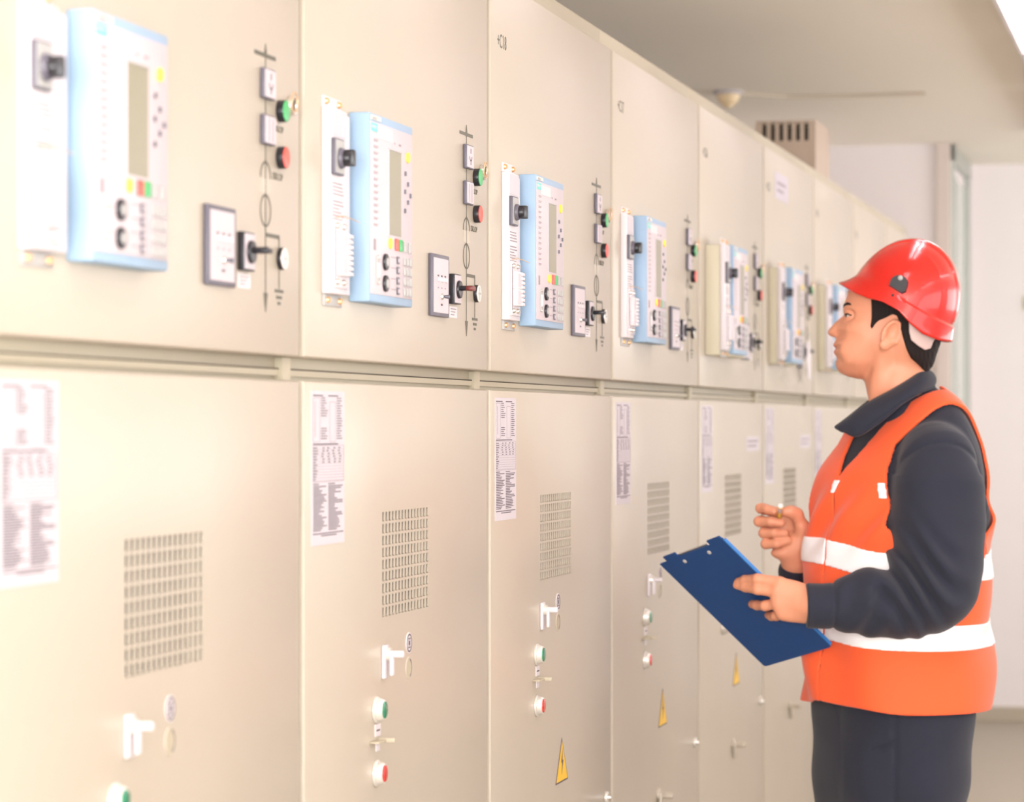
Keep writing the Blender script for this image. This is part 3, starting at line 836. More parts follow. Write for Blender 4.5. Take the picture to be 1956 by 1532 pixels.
# cheekbones, eye sockets, nostril wings
for s_ in (-1, 1):
    BG.ell(HHc(1641, 622, s_ * .050) if s_ > 0 else HH(1641, 622, s_ * .050), (.020, .014, .012), k=.016)
    BG.ell(HH(1626, 603, s_ * .045), (.014, .012, .0095), k=.010, op='s')
    BG.ell(HH(1601, 637, s_ * .0125), (.0085, .0062, .0062), k=.006)
    ec = HH(1631, 605, s_ * .0310); ed = np.array([HF[0] * .80, HF[1] * .80, .12]) + np.array([HL[0], HL[1], 0]) * s_ * .55; ed /= np.linalg.norm(ed)
    BG.ell(ec, (.0140, .0140, .0132), k=.004)          # eyelids over the ball
    BG.ell(ec + ed * .0135 - np.array([0, 0, .0008]), (.0088, .0088, .0024), k=.0015, op='s')
    BG.ell(HH(1640, 672, s_ * .044), (.030, .012, .022), k=.02)               # cheek
    # ear
    c = HH(1707, 641, s_ * .0770)
    tilt = math.radians(24); up = np.array([-HF[0] * math.sin(tilt), -HF[1] * math.sin(tilt), math.cos(tilt)])
    out = np.array([HL[0], HL[1], 0]) * s_; fw = np.array([HF[0], HF[1], 0])
    out2 = out - .42 * fw * -1 * -1; out2 /= np.linalg.norm(out2)
    fw2 = np.cross(up, out2); fw2 /= np.linalg.norm(fw2); out2 = np.cross(fw2, up); out2 /= np.linalg.norm(out2)
    if out2 @ out < 0: out2 = -out2
    Mx = [fw2, out2, up]
    if fw2 @ fw < 0: fw2 = -fw2; Mx = [fw2, out2, up]
    BG.ell(c, (.0175, .0058, .029), Mx, k=.006)
    BG.ell(c + up * .003 + out2 * .0062 - fw2 * .000, (.0098, .0062, .0165), Mx, k=.004, op='s')
    rim = []
    for i in range(11):
        a = math.radians(205 - i * 24)
        rim.append((c + fw2 * (.0165 * math.cos(a) * (-1) * -1) + up * (.027 * math.sin(a)) + out2 * .0035, .0036))
    BG.chain(rim, k=.003)
    BG.ell(c - up * .025 + fw2 * .004, (.009, .0055, .0085), Mx, k=.006)
    BG.ell(c + fw2 * .012 - up * .004 + out2 * .001, (.0045, .005, .0065), Mx, k=.004)
# neck with the tilt of the photo
BG.chain([(Hp(1722, 672, 0), .056), (Hp(1715, 735, 0), .0575), (Hp(1722, 795, .010), .054)], k=.022)
BG.chain([(HH(1690, 672, .055), .012), (Hp(1672, 770, -.022), .011)], k=.02)
# trunk core
def bodycore(X, Y, Z):
    pass
BG.chain([(Hp(1730, 800, .012), .055), (Hp(1730, 880, .008), .075), (Hp(1716, 1000, 0), .115), (Hp(1708, 1200, 0), .12), (Hp(1708, 1290, 0), .11)], k=.03)
SL = np.array([*(LT * .165), 0]); cS = np.array([.022, .012, 1.385])
shL = Hp(1788, 885, -.150); elL = Hp(1793, 1112, -.20); wrL = Hp(1552, 1156, -.236)
BG.chain([(cS + np.array([*(LT * .05), 0]), .06), (shL, .036), (Hp(1790, 980, -.182), .046), (elL, .044)], k=.03)
BG.chain([(elL, .043), (Hp(1720, 1140, -.215), .043), (Hp(1620, 1152, -.232), .032), (wrL, .0275)], k=.02)
shR = np.array([cS[0] - LT[0] * .150 + .01, cS[1] - LT[1] * .150, 1.365])
elR = np.array([-.008 - FT[0] * .09 - LT[0] * .255, -FT[1] * .09 - LT[1] * .255, 1.075]); wrR = Hp(1520, 1072, .118); mdR = Hp(1552, 1130, .175)
BG.chain([(cS - np.array([*(LT * .05), 0]), .06), (shR, .052), (elR, .042)], k=.03)
BG.chain([(elR, .042), (mdR, .034), (wrR, .026)], k=.02)
# left hand, back towards the camera, fingers flat on the board
def fl(pts, k=.005): BG.chain([(Hp(a, b, c), r) for (a, b, c, r) in pts], k)
BG.ell(Hp(1512, 1147, -.226), (.036, .0150, .036), k=.012)
BG.chain([(wrL, .026), (Hp(1530, 1152, -.230), .024)], k=.02)
for (a, b, r0) in (((1536, 1135), (1490, 1115), .014), ((1536, 1145), (1484, 1130), .0135), ((1536, 1160), (1487, 1152), .013), ((1536, 1175), (1496, 1173), .0125)):
    BG.cone(Hp(a[0], a[1], -.228), Hp(b[0], b[1], -.222), .0145, r0 * .92, .014)
fl([(1489, 1113, -.221, .0118), (1447, 1106, -.206, .0102), (1424, 1107, -.178, .0090), (1410, 1111, -.160, .0076)])
fl([(1483, 1130, -.222, .0118), (1447, 1126, -.208, .0098), (1424, 1122, -.178, .0088), (1407, 1118, -.158, .0074)])
fl([(1487, 1152, -.221, .0112), (1462, 1157, -.205, .0098), (1446, 1156, -.170, .0090), (1437, 1154, -.140, .0082)])
fl([(1496, 1173, -.219, .0108), (1482, 1176, -.198, .0094), (1474, 1177, -.168, .0086), (1468, 1175, -.142, .0080)])
fl([(1530, 1132, -.222, .0155), (1512, 1124, -.205, .0130), (1488, 1122, -.186, .0108), (1462, 1124, -.172, .0096)], .008)   # thumb behind the board
# right hand, palm towards the camera, fingers curled round the pen
BG.ell(Hp(1497, 1020, .118), (.030, .0165, .040), k=.014)
BG.ell(Hp(1520, 1042, .095), (.019, .020, .030), k=.016)
BG.ell(Hp(1497, 1056, .098), (.026, .018, .014), k=.014)
BG.chain([(wrR, .026), (Hp(1514, 1045, .108), .024)], k=.02)
fl([(1496, 982, .118, .0110), (1458, 972, .112, .0108), (1453, 971, .092, .0100), (1466, 973, .070, .0090), (1478, 976, .060, .0078)], .004)
fl([(1490, 1000, .122, .0110), (1454, 996, .115, .0110), (1450, 996, .090, .0105), (1472, 996, .068, .0094), (1492, 999, .066, .0084)], .004)
fl([(1490, 1020, .122, .0110), (1461, 1017, .112, .0106), (1459, 1018, .090, .0104), (1480, 1018, .073, .0096), (1498, 1019, .076, .0090)], .004)
fl([(1492, 1038, .120, .0105), (1464, 1038, .110, .0104), (1463, 1039, .090, .0102), (1484, 1038, .075, .0096), (1505, 1033, .078, .0088)], .004)
fl([(1528, 1040, .090, .0165), (1533, 1008, .078, .0140), (1522, 982, .068, .0112), (1511, 977, .062, .0102), (1499, 977, .058, .0088)], .010)

def lips(V):
    dx, dy = V[:, 0] - H0[0], V[:, 1] - H0[1]; z = V[:, 2] - H0[2]
    q = dx * HF[0] + dy * HF[1]; s = dx * HL[0] + dy * HL[1]
    py = 620 - z * HS
    px = 1690 - q * HS * math.cos(YAW)
    cy = 665 + (px - 1598) * .10
    m = np.exp(-((py - cy) / 8.5) ** 4) * (1 - sstep(.018, .026, np.abs(s))) * (1 - sstep(1606, 1616, px))
    return np.clip(m, 0, 1) * .8
body = field_obj(BG, 'body', M_SKIN, person, it=2, attrf=lips)

# eyes, brows
for s_ in (-1, 1):
    c = HH(1631, 605, s_ * .0310); e = MB(M_EYEW).sph(c, .0122, M_EYEW, 20).build('eye', person)
    d = np.array([HF[0] * .93, HF[1] * .93, .2]) + np.array([HL[0], HL[1], 0]) * s_ * .22; d /= np.linalg.norm(d)
    MB(M_IRIS).sph(c + d * .0064, .0072, M_IRIS, 14).build('iris', e)
    br = MB(M_HAIR)
    P = [HH(1616.5, 587, s_ * .013), HH(1618, 583, s_ * .023), HH(1623, 581, s_ * .034), HH(1631, 583, s_ * .044), HH(1640, 588, s_ * .051)]
    for a, b in zip(P[:-1], P[1:]):
        br.cyl(a, b, .0032, .0030, M_HAIR, 8); br.sph(b, .0030, M_HAIR, 8)
    br.build('eyebrow', person)
    ls = MB(M_HAIR); P = [HH(1619.5, 603.5, s_ * .0275), HH(1620, 601.0, s_ * .034), HH(1625, 600.5, s_ * .041), HH(1632, 604.0, s_ * .0445)]
    for a, b in zip(P[:-1], P[1:]): ls.cyl(a, b, .0018, .0018, M_HAIR, 6)
    ls.build('eyelash', person)

# hair
HAIRP = np.array([hq(*p) for p in [(1669,500),(1669,560),(1671,590),(1671,612),(1669,626),(1672,631),(1677,622),(1684,615),(1696,610),(1710,603),(1718,606),(1722,618),(1726,634),(1730,650),(1735,668),(1743,686),(1755,697),(1766,710),(1778,712),(1800,700),(1830,640),(1830,520),(1760,455),(1690,460)]])
HT = Table(HAIRP, 2)
hg = Grid(H0 - np.array([.14, .12, .12]), H0 + np.array([.15, .12, .16]), .0022)
Xh, Yh, Zh = hg.pts((slice(None),) * 3)
fh = head_field(Xh, Yh, Zh)
dxh, dyh = Xh - H0[0], Yh - H0[1]
qh = np.broadcast_to(dxh * HF[0] + dyh * HF[1], fh.shape); zh = np.broadcast_to(Zh - H0[2], fh.shape); sh = np.broadcast_to(dxh * HL[0] + dyh * HL[1], fh.shape)
pxh = 1690 - qh * HS * math.cos(YAW); pyh = 620 - zh * HS
thick = .0035 + .006 * sstep(1715, 1760, pxh) + .0008 * np.sin(pxh * .9) * np.sin(pyh * .15)
hair_f = np.maximum(np.maximum(fh - thick, -(fh + .004)), -HT(qh - 0, zh) * .9)
field_obj(hg, 'hair', M_HAIR, person, 1, F=hair_f.astype(np.float32))
# harness of the helmet at the nape
HARP = np.array([hq(*p) for p in [(1740,606),(1741,636),(1744,652),(1755,662),(1768,671),(1778,668),(1784,652),(1800,640),(1790,600)]])
KT = Table(HARP, 2)
har_f = np.maximum(np.maximum(fh - .0155, -(fh - .0105)), -KT(qh, zh) * .9)

# ---------------- helmet
hel = empty('hard_hat', (0, 0, 0)); hel.parent = person
HB = HH(1713, 594, 0)
E1 = np.array([HF[0] * .883, HF[1] * .883, .469]); E2 = np.array([-HF[0] * .469, -HF[1] * .469, .883]); E3 = np.array([HL[0], HL[1], 0])
def hel_pt(a, b, s): return HB + E1 * a + E2 * b + E3 * s
bm = bmesh.new(); NA, NE = 200, 56
low = [(0, -3), (25, -4), (48, -6), (64, -4), (78, 3), (95, 2), (110, -10), (125, -16), (145, -13), (165, -6), (180, -3)]
lx = [q[0] for q in low]; ly = [q[1] / HS for q in low]
rows = []
for e in range(NE + 1):
    row = []
    for i in range(NA):
        ps = 2 * math.pi * i / NA; c_, s_ = math.cos(ps), math.sin(ps)
        deg = abs(math.degrees(math.atan2(s_, c_)))
        A = .1065 if c_ > 0 else .1125
        B0 = float(np.interp(deg, lx, ly))
        if e <= 9:      # skirt
            t = e / 9.0; b = B0 * (1 - t) + .029 * t
            ce = math.sqrt(max(0, 1 - (max(b, 0) / .1475) ** 2.2)); se = None
            flare = (1 - t) ** 1.6
        else:
            t = (e - 9) / (NE - 9.0); ang0 = math.asin(.029 / .1475); an = ang0 + (math.pi / 2 - ang0) * t
            b = .1475 * math.sin(an); ce = max(0.0, 1 - (b / .1475) ** 2.2) ** .5; flare = 0
        ex = 0.0
        if c_ > 0: ex = .021 * max(0, math.cos(ps)) ** 1.5
        else: ex = .006 * max(0, -c_)
        ex += .0025
        a = A * c_ * ce + flare * ex * (c_ / max(.3, abs(c_)) if abs(c_) > .05 else 0) * (1 if c_ < 0 else 1)
        s = .1045 * s_ * ce + flare * .003 * s_
        if c_ > 0: b2 = b - flare * .000
        else: b2 = b
        # raised centre ridge and side ribs
        if e > 9:
            rad = math.hypot(a, s) + 1e-6
            ridge = 1 / (1 + math.exp((abs(s) - .027) / .0012)) * sstep(-.13, -.09, a) if True else 0
            b2 += .0048 * float(ridge) * (b / .1475)
            if a < 0: a -= .0048 * float(ridge) * (1 - b / .1475)
            g2 = math.exp(-((abs(s) - .062 + .12 * a) / .0035) ** 2) * (1 / (1 + math.exp((a + .0) / .01)))
            b2 += .0022 * g2
        else:
            wr = float(sstep(.25, -.25, np.array(c_))) if c_ < .25 else 0.0
            wr = float(1 - sstep(-.35, .15, np.array(c_)))
            st = .0052 * wr * (1 if e <= 7 else 0); a += st * c_; s += st * s_
        row.append(bm.verts.new(hel_pt(a, b2, s)))
    rows.append(row)
for e in range(NE):
    for i in range(NA): 
        j = (i + 1) % NA
        if e == NE - 1: continue
        bm.faces.new((rows[e][i], rows[e][j], rows[e + 1][j], rows[e + 1][i]))
top = bm.verts.new(hel_pt(0, .1475 + .0048, 0))
for v in rows[NE]: bm.verts.remove(v)
for i in range(NA): bm.faces.new((rows[NE - 1][i], rows[NE - 1][(i + 1) % NA], top))
bmesh.ops.recalc_face_normals(bm, faces=bm.faces)
mb = MB(M_HELM); mb.bm.free(); mb.bm = bm
shell = mb.build('shell', hel); 
for p in shell.data.polygons: p.use_smooth = True
md = shell.modifiers.new('s', 'SOLIDIFY'); md.thickness = .0032; md.offset = -1
# side clip
def on_helmet(px, py, off=0.0):
    best = None
    for v in shell.data.vertices:
        c = np.array(v.co)
        Zd = 5.7 + c[1]; vx = 978 + (c[0] + PX0) * FPX / Zd; vy = 810 - (c[2] - 1.43) * FPX / Zd
        if c[1] < 0:
            dd = (vx - px) ** 2 + (vy - py) ** 2
            if best is None or dd < best[0]: best = (dd, c, np.array(v.normal))
    return best[1], best[2]
pc, nc = on_helmet(1716, 547)
if nc[1] > 0: nc = -nc
nc = Vector(nc).normalized(); up_ = Vector((0.28, 0, .96)); rt = up_.cross(nc).normalized(); up_ = nc.cross(rt).normalized()
if rt.x < 0: rt = -rt
cb = bmesh.new(); lo_, hi_ = [], []
outl = [(-.019, -.006)] + [(-.019 * math.cos(t), .004 + .018 * math.sin(t)) for t in np.linspace(0, math.pi, 14)] + [(.019, -.010), (.012, -.016), (0, -.012)]
for (u, v) in outl:
    base = Vector(pc) + rt * u + up_ * v
    lo_.append(cb.verts.new(base - nc * .006)); hi_.append(cb.verts.new(base + nc * .005 + (Vector(pc) - base) * .12))
cb.faces.new(hi_); cb.faces.new(lo_[::-1])
for i in range(len(outl)): cb.faces.new((lo_[i], lo_[(i + 1) % len(outl)], hi_[(i + 1) % len(outl)], hi_[i]))
bmesh.ops.recalc_face_normals(cb, faces=cb.faces)
mb = MB(M_CLIP); mb.bm.free(); mb.bm = cb; mb.build('side_clip', hel)
tp = Vector(pc) + up_ * .014 + nc * .004
MB(M_GREY).sph(tp, .0055, M_GREY, 14).build('clip_rivet', hel)
pc2, nc2 = on_helmet(1706, 563)
MB(M_CLIP).sph(Vector(pc2), .0026, M_CLIP, 10).build('vent_hole', hel)
field_obj(hg, 'nape_strap', M_HARN, hel, 1, F=har_f.astype(np.float32))

# ---------------- jacket (navy work suit, upper part)
JG = Grid((-.30, -.32, .82), (.27, .38, 1.55), .0030)
r = JG.sl((-.4, -.4, .8), (.4, .4, 1.6), 0)
ft, ut, s_t = torso_field(JG, r)
JG.F[r] = np.maximum(ft + .012, JG.ax[2][None, None, :] * -1 + .93)
Sh = [(Hp(1783, 862, -.132), .056), (Hp(1790, 880, -.156), .0680), (Hp(1792, 935, -.172), .0830), (Hp(1792, 1000, -.180), .0865), (Hp(1790, 1060, -.190), .0855), (Hp(1788, 1105, -.198), .082), (Hp(1776, 1126, -.204), .079)]
JG.chain(Sh, k=.02)
JG.chain([(Hp(1776, 1126, -.204), .079), (Hp(1735, 1147, -.214), .0690), (Hp(1690, 1152, -.222), .0625), (Hp(1645, 1152, -.230), .0570), (Hp(1615, 1157, -.234), .0480)], k=.02)
JG.chain([(Hp(1608, 1159, -.235), .0440), (Hp(1542, 1157, -.2395), .0430)], k=.006)
def cufftip(X, Y, Z): # trim the cuff flat
    p = Hp(1540, 1157, -.24); return X - p[0] + 0 * Y + .05 * (Z - p[2])
p_ = Hp(1540, 1157, -.24)
JG.comb(lambda X, Y, Z: np.maximum(X - p_[0] + 0 * Y + 0 * Z, np.sqrt((Y - p_[1]) ** 2 + (Z - p_[2]) ** 2) - .07 + 0 * X), p_ - .08, p_ + .08, 0, 's')
JG.chain([(shR, .058), ((shR + elR) / 2, .066), (elR, .064)], k=.02)
ce_ = Hp(1519, 1092, .132)
JG.chain([(elR, .064), (mdR, .050), (ce_, .035)], k=.015)
JG.chain([(Hp(1722, 800, -.030), .050), (Hp(1768, 776, -.025), .034)], k=.01)
JG.chain([(Hp(1716, 812, .004), .066), (Hp(1722, 840, .006), .07)], k=.01)
# folds: displacement that grows at the elbow
Xj, Yj, Zj = JG.pts((slice(None),) * 3)
pe = Hp(1740, 1110, -.21)
me_ = np.exp(-(((Xj - pe[0]) / .085) ** 2 + ((Zj - pe[2]) / .075) ** 2)) * (Yj < -.10)
fold = .0125 * np.sin(95 * (Zj - pe[2]) + 58 * (Xj - pe[0]) + 5 * np.sin(22 * (Xj - pe[0]))) * me_
pe2 = Hp(1650, 1150, -.24)
me2 = np.exp(-(((Xj - pe2[0]) / .05) ** 2 + ((Zj - pe2[2]) / .06) ** 2)) * (Yj < -.15)
fold = fold + .0065 * np.sin(110 * (Xj - pe2[0]) - 45 * (Zj - pe2[2]) + 30 * (Yj - pe2[1])) * me2
pe3 = Hp(1790, 960, -.2)
me3 = np.exp(-(((Zj - pe3[2]) / .12) ** 2)) * (Yj < -.12) * (Xj > -.05)
fold = fold + .0025 * np.sin(42 * (Xj - pe3[0]) + 12 * (Zj - pe3[2])) * me3
# shoulder seam
ds = np.sqrt(((Xj - Hp(1792, 930, -.17)[0]) / 1.0) ** 2 + ((Zj - (1.43 - 115 / 980.)) / .98) ** 2)
seam = .0035 * np.exp(-((ds - .084) / .0045) ** 2) * (Zj > 1.33) * (Yj < -.1)
cuffg = .0035 * np.exp(-((Xj - Hp(1592, 1157, -.24)[0]) / .0035) ** 2) * (Yj < -.17) * (Zj < 1.14)
JG.F += (fold + seam + cuffg).astype(np.float32)
field_obj(JG, 'jacket', M_NAVY, person, 2)

# collar: ribbon wrapped round the neck
def catmull(P, n):
    P = np.array(P); out = []
    Q_ = np.vstack([2 * P[0] - P[1], P, 2 * P[-1] - P[-2]])
    for i in range(1, len(Q_) - 2):
        for t in np.linspace(0, 1, n, endpoint=False):
            a, b, c, d = Q_[i - 1], Q_[i], Q_[i + 1], Q_[i + 2]
            out.append(.5 * ((2 * b) + (-a + c) * t + (2 * a - 5 * b + 4 * c - d) * t * t + (-a + 3 * b - 3 * c + d) * t ** 3))
    out.append(Q_[-2]); return np.array(out)
topn = [(1605, 812, -.052), (1636, 786, -.066), (1664, 767, -.070), (1700, 748, -.071), (1735, 727, -.064), (1760, 709, -.042), (1768, 703, -.004), (1762, 708, .04), (1735, 725, .066), (1700, 744, .072), (1670, 760, .056), (1640, 782, .018), (1605, 812, -.030)]
botn = [(1611, 826, -.064), (1632, 834, -.092), (1656, 824, -.108), (1690, 799, -.115), (1722, 772, -.110), (1758, 752, -.082), (1785, 742, -.010), (1772, 746, .07), (1735, 765, .10), (1700, 790, .108), (1665, 805, .09), (1638, 815, .045), (1606, 822, -.026)]
Tn = catmull([Hp(*p) for p in topn], 8); Bn = catmull([Hp(*p) for p in botn], 8)
cb = bmesh.new(); NR_ = 9; prev = None; grid = []
for i in range(len(Tn)):
    row = []
    for j in range(NR_):
        t = j / (NR_ - 1.0); p = Tn[i] * (1 - t) + Bn[i] * t
        c0 = np.array([0.0, 0.0]); o_ = p[:2] - c0; o_ /= np.linalg.norm(o_) + 1e-6
        p = p.copy(); p[:2] += o_ * .010 * math.sin(math.pi * min(1, t * 1.15)) ; 
        row.append(cb.verts.new(p))
    grid.append(row)
for i in range(len(grid) - 1):
    for j in range(NR_ - 1): cb.faces.new((grid[i][j], grid[i + 1][j], grid[i + 1][j + 1], grid[i][j + 1]))
bmesh.ops.recalc_face_normals(cb, faces=cb.faces)
mb = MB(M_NAVY); mb.bm.free(); mb.bm = cb; col = mb.build('collar', person)
for p in col.data.polygons: p.use_smooth = True
md = col.modifiers.new('s', 'SOLIDIFY'); md.thickness = .006; md.offset = 0

# ---------------- safety vest
VG = Grid((-.22, -.24, .85), (.22, .26, 1.54), .0026)
rv = (slice(None),) * 3
fv, uv_, sv = torso_field(VG, rv)
Xv, Yv, Zv = VG.pts(rv)
zl = VG.ax[2]
armF = np.interp(zl, [1.12, 1.16, 1.236, 1.287, 1.323, 1.389, 1.438, 1.50], [.30, .19, .140, .127, .120, .095, .116, .13])[None, None, :]
armB = np.interp(zl, [1.12, 1.16, 1.25, 1.33, 1.39, 1.44, 1.50], [.30, .20, .150, .130, .120, .125, .14])[None, None, :]
mixu = sstep(-.03, .03, uv_)
arm = armB * (1 - mixu) + armF * mixu
neck = np.interp(zl, [1.20, 1.318, 1.328, 1.368, 1.42, 1.455, 1.48, 1.52], [-.05, -.05, .001, .020, .036, .050, .066, .10])[None, None, :]
neckB = np.interp(zl, [1.48, 1.50, 1.515], [-.05, .035, .09])[None, None, :]
nk = neckB * (1 - mixu) + neck * mixu
nk = np.where(uv_ > -.01, neck * np.where(sv < 0, 1.5, 1.0), neckB)
cut = np.maximum(np.abs(sv) - arm, nk - np.abs(sv))
hemz = .868 + .018 * np.clip((uv_ - .09) / .09, 0, 1) ** 2
cut = np.maximum(cut, (hemz - Zv))
# front opening
cut = np.maximum(cut, .0016 - np.abs(sv + .004) - 10 * (uv_ < 0))
vest_f = np.maximum(np.maximum(fv, -(fv + .007)), cut)
vest = field_obj(VG, 'safety_vest', M_ORANGE, person, 2, F=vest_f.astype(np.float32))
def band(z0f, z0s, half, name, off=.0022):
    zc = z0f + (z0s - z0f) * sstep(-.05, .2, sv)
    f = np.maximum(np.maximum(fv - off, -(fv + .003)), np.abs(Zv - zc) - half)
    f = np.maximum(f, np.maximum(np.abs(sv) - arm, nk - np.abs(sv)))
    f = np.maximum(f, .0028 - np.abs(sv + .004) - 10 * (uv_ < 0))
    field_obj(VG, name, M_BAND, vest, 1, F=f.astype(np.float32))
band(1.180, 1.150, .0255, 'reflective_band')
band(1.033, 1.016, .0255, 'reflective_band')
f = np.maximum(np.maximum(np.maximum(fv - .0022, -(fv + .003)), np.abs(Zv - 1.300) - .0155), np.maximum(sv - arm, arm - .013 - sv) + 10 * (uv_ < 0))
field_obj(VG, 'reflective_tab', M_BAND, vest, 1, F=f.astype(np.float32))
f = np.maximum(np.maximum(np.maximum(fv - .0022, -(fv + .003)), np.abs(Zv - 1.307) - .013), np.maximum(-.012 - sv, sv - (-.004 + (Zv - 1.294) * .5)) + 10 * (uv_ < 0))
field_obj(VG, 'reflective_tab', M_BAND, vest, 1, F=f.astype(np.float32))

# ---------------- trousers and boots
TG = Grid((-.26, -.25, .05), (.24, .26, 1.02), .0045)
cl = np.array([-.012, 0.0])
for s_, lab in ((1, 'near'), (-1, 'far')):
    hp = np.array([*(cl + LT * .088 * s_), .86]); kn_ = np.array([*(cl + LT * .098 * s_ + FT * .025), .48]); an_ = np.array([*(cl + LT * .10 * s_ - FT * .015), .08])
    TG.chain([(hp + np.array([0, 0, .05]), .100), (hp, .108), (hp * .62 + kn_ * .38, .100), (kn_, .082), (an_ * .5 + kn_ * .5, .076), (an_, .072)], k=.02)
TG.ell(np.array([cl[0], cl[1], .76]), (.135, .15, .20), k=.06)
TG.ell(np.array([cl[0], cl[1], .93]), (.145, .18, .14), k=.04)
Xt, Yt, Zt = TG.pts((slice(None),) * 3)
TG.F += (.0055 * np.sin(45 * Xt + 9 * Zt + 3 * np.sin(11 * Zt)) * np.clip((.9 - Zt) * 5, 0, 1) + .004 * np.sin(40 * Zt + 25 * Xt) * np.clip((.35 - Zt) * 4, 0, 1)).astype(np.float32) + 0 * Yt
ps = Hp(1690, 1432, -.19)
TG.F += (.006 * np.exp(-(((Zt - ps[2]) - .45 * (Xt - ps[0])) / .004) ** 2 - ((Xt - ps[0]) / .022) ** 4) * (Yt < -.08) + .0035 * np.exp(-((Xt - Hp(1712, 1450, -.19)[0]) / .0045) ** 2) * (Yt < -.08) * (Zt > .1)).astype(np.float32)
TG.F = np.maximum(TG.F, .055 - Zt + 0 * Xt + 0 * Yt).astype(np.float32)
field_obj(TG, 'trousers', M_NAVY, person, 2)
for s_ in (1, -1):
    c = cl + LT * .10 * s_
    g = Grid((c[0] - .26, c[1] - .2, -.01), (c[0] + .16, c[1] + .14, .22), .004)
    a0 = np.array([*(c - FT * .015), .12]); g.cone(a0, a0 - np.array([0, 0, .06]), .050, .052, .01)
    h_ = np.array([*(c - FT * .04), .045]); t_ = np.array([*(c + FT * .15), .040]); g.cone(h_, t_, .045, .044, .02)
    g.F = np.maximum(g.F, 0.0015 - g.ax[2][None, None, :]).astype(np.float32)
    field_obj(g, 'boot', M_BOOT, person, 1)

# ================================================================== clipboard and pen
A_ = Hp(1253, 1071, -.045); B_ = Hp(1375, 1026, -.230); C_ = Hp(1588, 1236, -.160)
s_v = B_ - A_; l_v = C_ - B_
n_v = np.cross(l_v, s_v); n_v /= np.linalg.norm(n_v)
if n_v[1] > 0: n_v = -n_v          # towards the camera (underside)
cen = L2W(A_ + s_v / 2 + l_v / 2)
cb_e = empty('clipboard', cen, 0)
def W(u, v, d): return L2W(A_ + s_v * u + l_v * v - n_v * d) - cen     # d = depth behind the visible underside
def slab(mb, poly, d0, d1, m=None):
    b = bmesh.new(); a = [b.verts.new(W(u, v, d0)) for u, v in poly]; c = [b.verts.new(W(u, v, d1)) for u, v in poly]
    b.faces.new(a); b.faces.new(c[::-1]); n = len(poly)
    for i in range(n): b.faces.new((a[i], c[i], c[(i + 1) % n], a[(i + 1) % n]))
    bmesh.ops.recalc_face_normals(b, faces=b.faces); mb._take(b, m)
def rr(u0, u1, v0, v1, ru=.03, rv_=.02):
    P = []
    for (cu, cv, a0) in ((u1 - ru, v0 + rv_, -90), (u1 - ru, v1 - rv_, 0), (u0 + ru, v1 - rv_, 90), (u0 + ru, v0 + rv_, 180)):
        for q in range(5):
            a = math.radians(a0 + q * 22.5); P.append((cu + ru * math.cos(a), cv + rv_ * math.sin(a)))
    return P
m = MB(M_BOARD)
bp_ = rr(0, 1, 0.02, 1)
bp_ = [(0.0, 0.035), (.12, 0.035), (.12, -.005), (.30, -.005), (.30, .03), (.80, .03), (.80, -.005), (.985, -.005), (1.0, .02)] + [q for q in bp_ if q[1] > .5][0:5] + [q for q in bp_ if q[1] > .5][5:]
slab(m, bp_, 0, .0035); m.build('board', cb_e, smooth=False)
m = MB(M_BOARDL); slab(m, [(.9985, .03), (1.012, .03), (1.012, .985), (.9985, .985)], .0004, .0065); m.build('edge_strip', cb_e, smooth=False)['label'] = 'lighter blue folded edge'
m = MB(M_PAPER); slab(m, [(.05, .09), (.95, .09), (.95, .97), (.05, .97)], .0036, .0044); m.build('paper_sheet', cb_e, smooth=False)
m = MB(M_CHROME); slab(m, [(.25, .02), (.75, .02), (.75, .09), (.25, .09)], .0045, .006)
m.cyl(W(.28, .04, .010), W(.72, .04, .010), .004); m.build('metal_clip', cb_e)
m = MB(M_SILVER)
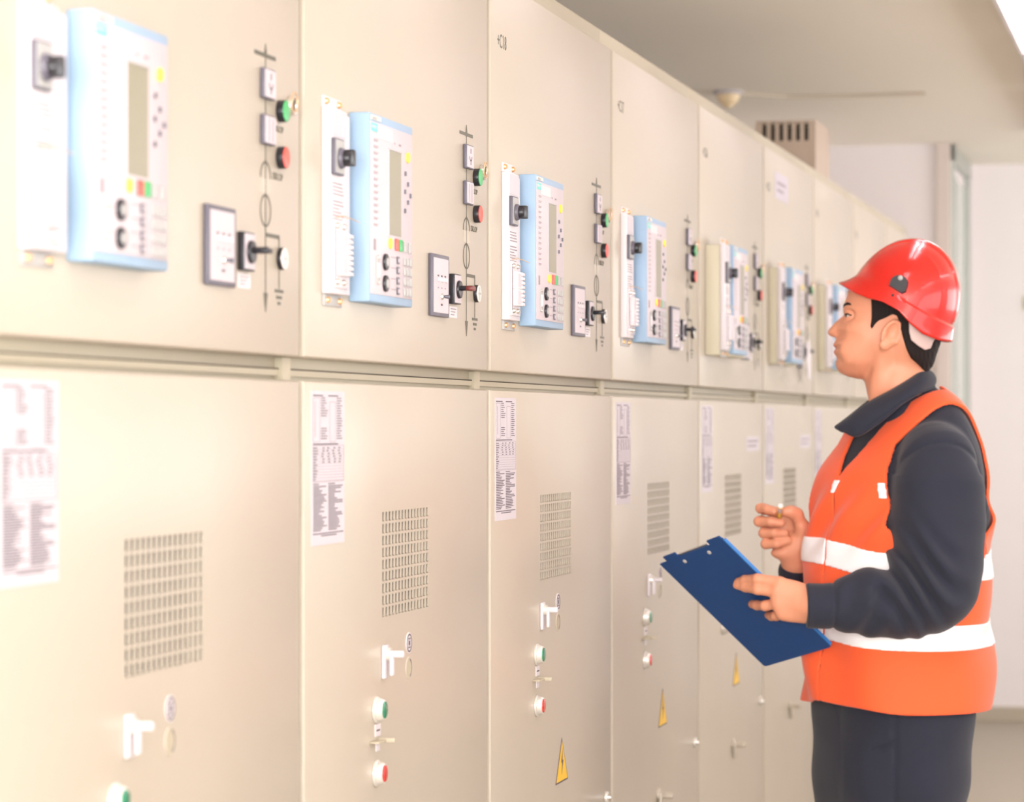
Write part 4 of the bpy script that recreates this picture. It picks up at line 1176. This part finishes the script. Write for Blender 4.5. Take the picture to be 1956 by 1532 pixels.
for (u, v) in ((.33, .075), (.71, .075)): m.cyl(W(u, v, -.0012), W(u, v, .001), .0042, .0048, M_SILVER, 16)
m.build('rivet', cb_e)
setp(cb_e, 'blue clipboard seen from its underside in the man\'s left hand', 'clipboard')

p0, p1 = Hp(1491, 966, .002), Hp(1487, 1001, .128)
pc_ = L2W((p0 + p1) / 2); pen = empty('pen', pc_)
def PW(t, e=0): return L2W(p0 + (p1 - p0) * t) - pc_
MB(M_WHITE).cyl(PW(.0), PW(.30), .0052, .0052, M_WHITE, 16, bev=.001).build('cap', pen)
MB(M_PENY).cyl(PW(.02), PW(.06), .0058, .0058, M_PENY, 16).cyl(PW(.30), PW(.86), .0046, .0046, M_PENY, 16).build('barrel', pen)
MB(M_WHITE).cyl(PW(.86), PW(1.0), .0042, .0008, M_GREY, 12).build('tip', pen)
dpen = (Vector(PW(1)) - Vector(PW(0))).normalized()
setp(pen, 'yellow and white pen held in the man\'s right hand', 'pen')

# ================================================================== light
def area(name, loc, rot, sx, sy, power, col=(1, 1, 1)):
    l = bpy.data.lights.new(name, 'AREA'); l.shape = 'RECTANGLE'; l.size = sx; l.size_y = sy; l.energy = power; l.color = col
    o = bpy.data.objects.new(name, l); COL.objects.link(o); o.location = loc; o.rotation_euler = rot
    return o
for i, (a, b) in enumerate(RW):
    area('window_light', (XR - .25, (a + b) / 2, 1.65), (0, math.radians(132), 0), 1.30, b - a - .1, (14, 20, 34, 66)[i], (.97, .995, 1.0))  # lamps added at the unseen right-wall windows, tilted up to brighten the ceiling
area('window_light', (1.3, YN + .15, 1.62), (math.radians(116), 0, 0), 3.1, 1.5, 300, (.97, .995, 1.0))
w = bpy.data.worlds.new('world'); SC.world = w; w.use_nodes = True
bg = w.node_tree.nodes['Background']; bg.inputs['Color'].default_value = (1.0, .96, .95, 1); bg.inputs['Strength'].default_value = 1.2

SC.view_settings.view_transform = 'Standard'
SC.view_settings.look = 'None'
SC.view_settings.exposure = 0.1
SC.view_settings.gamma = 1.0
SC.view_settings.use_curve_mapping = False
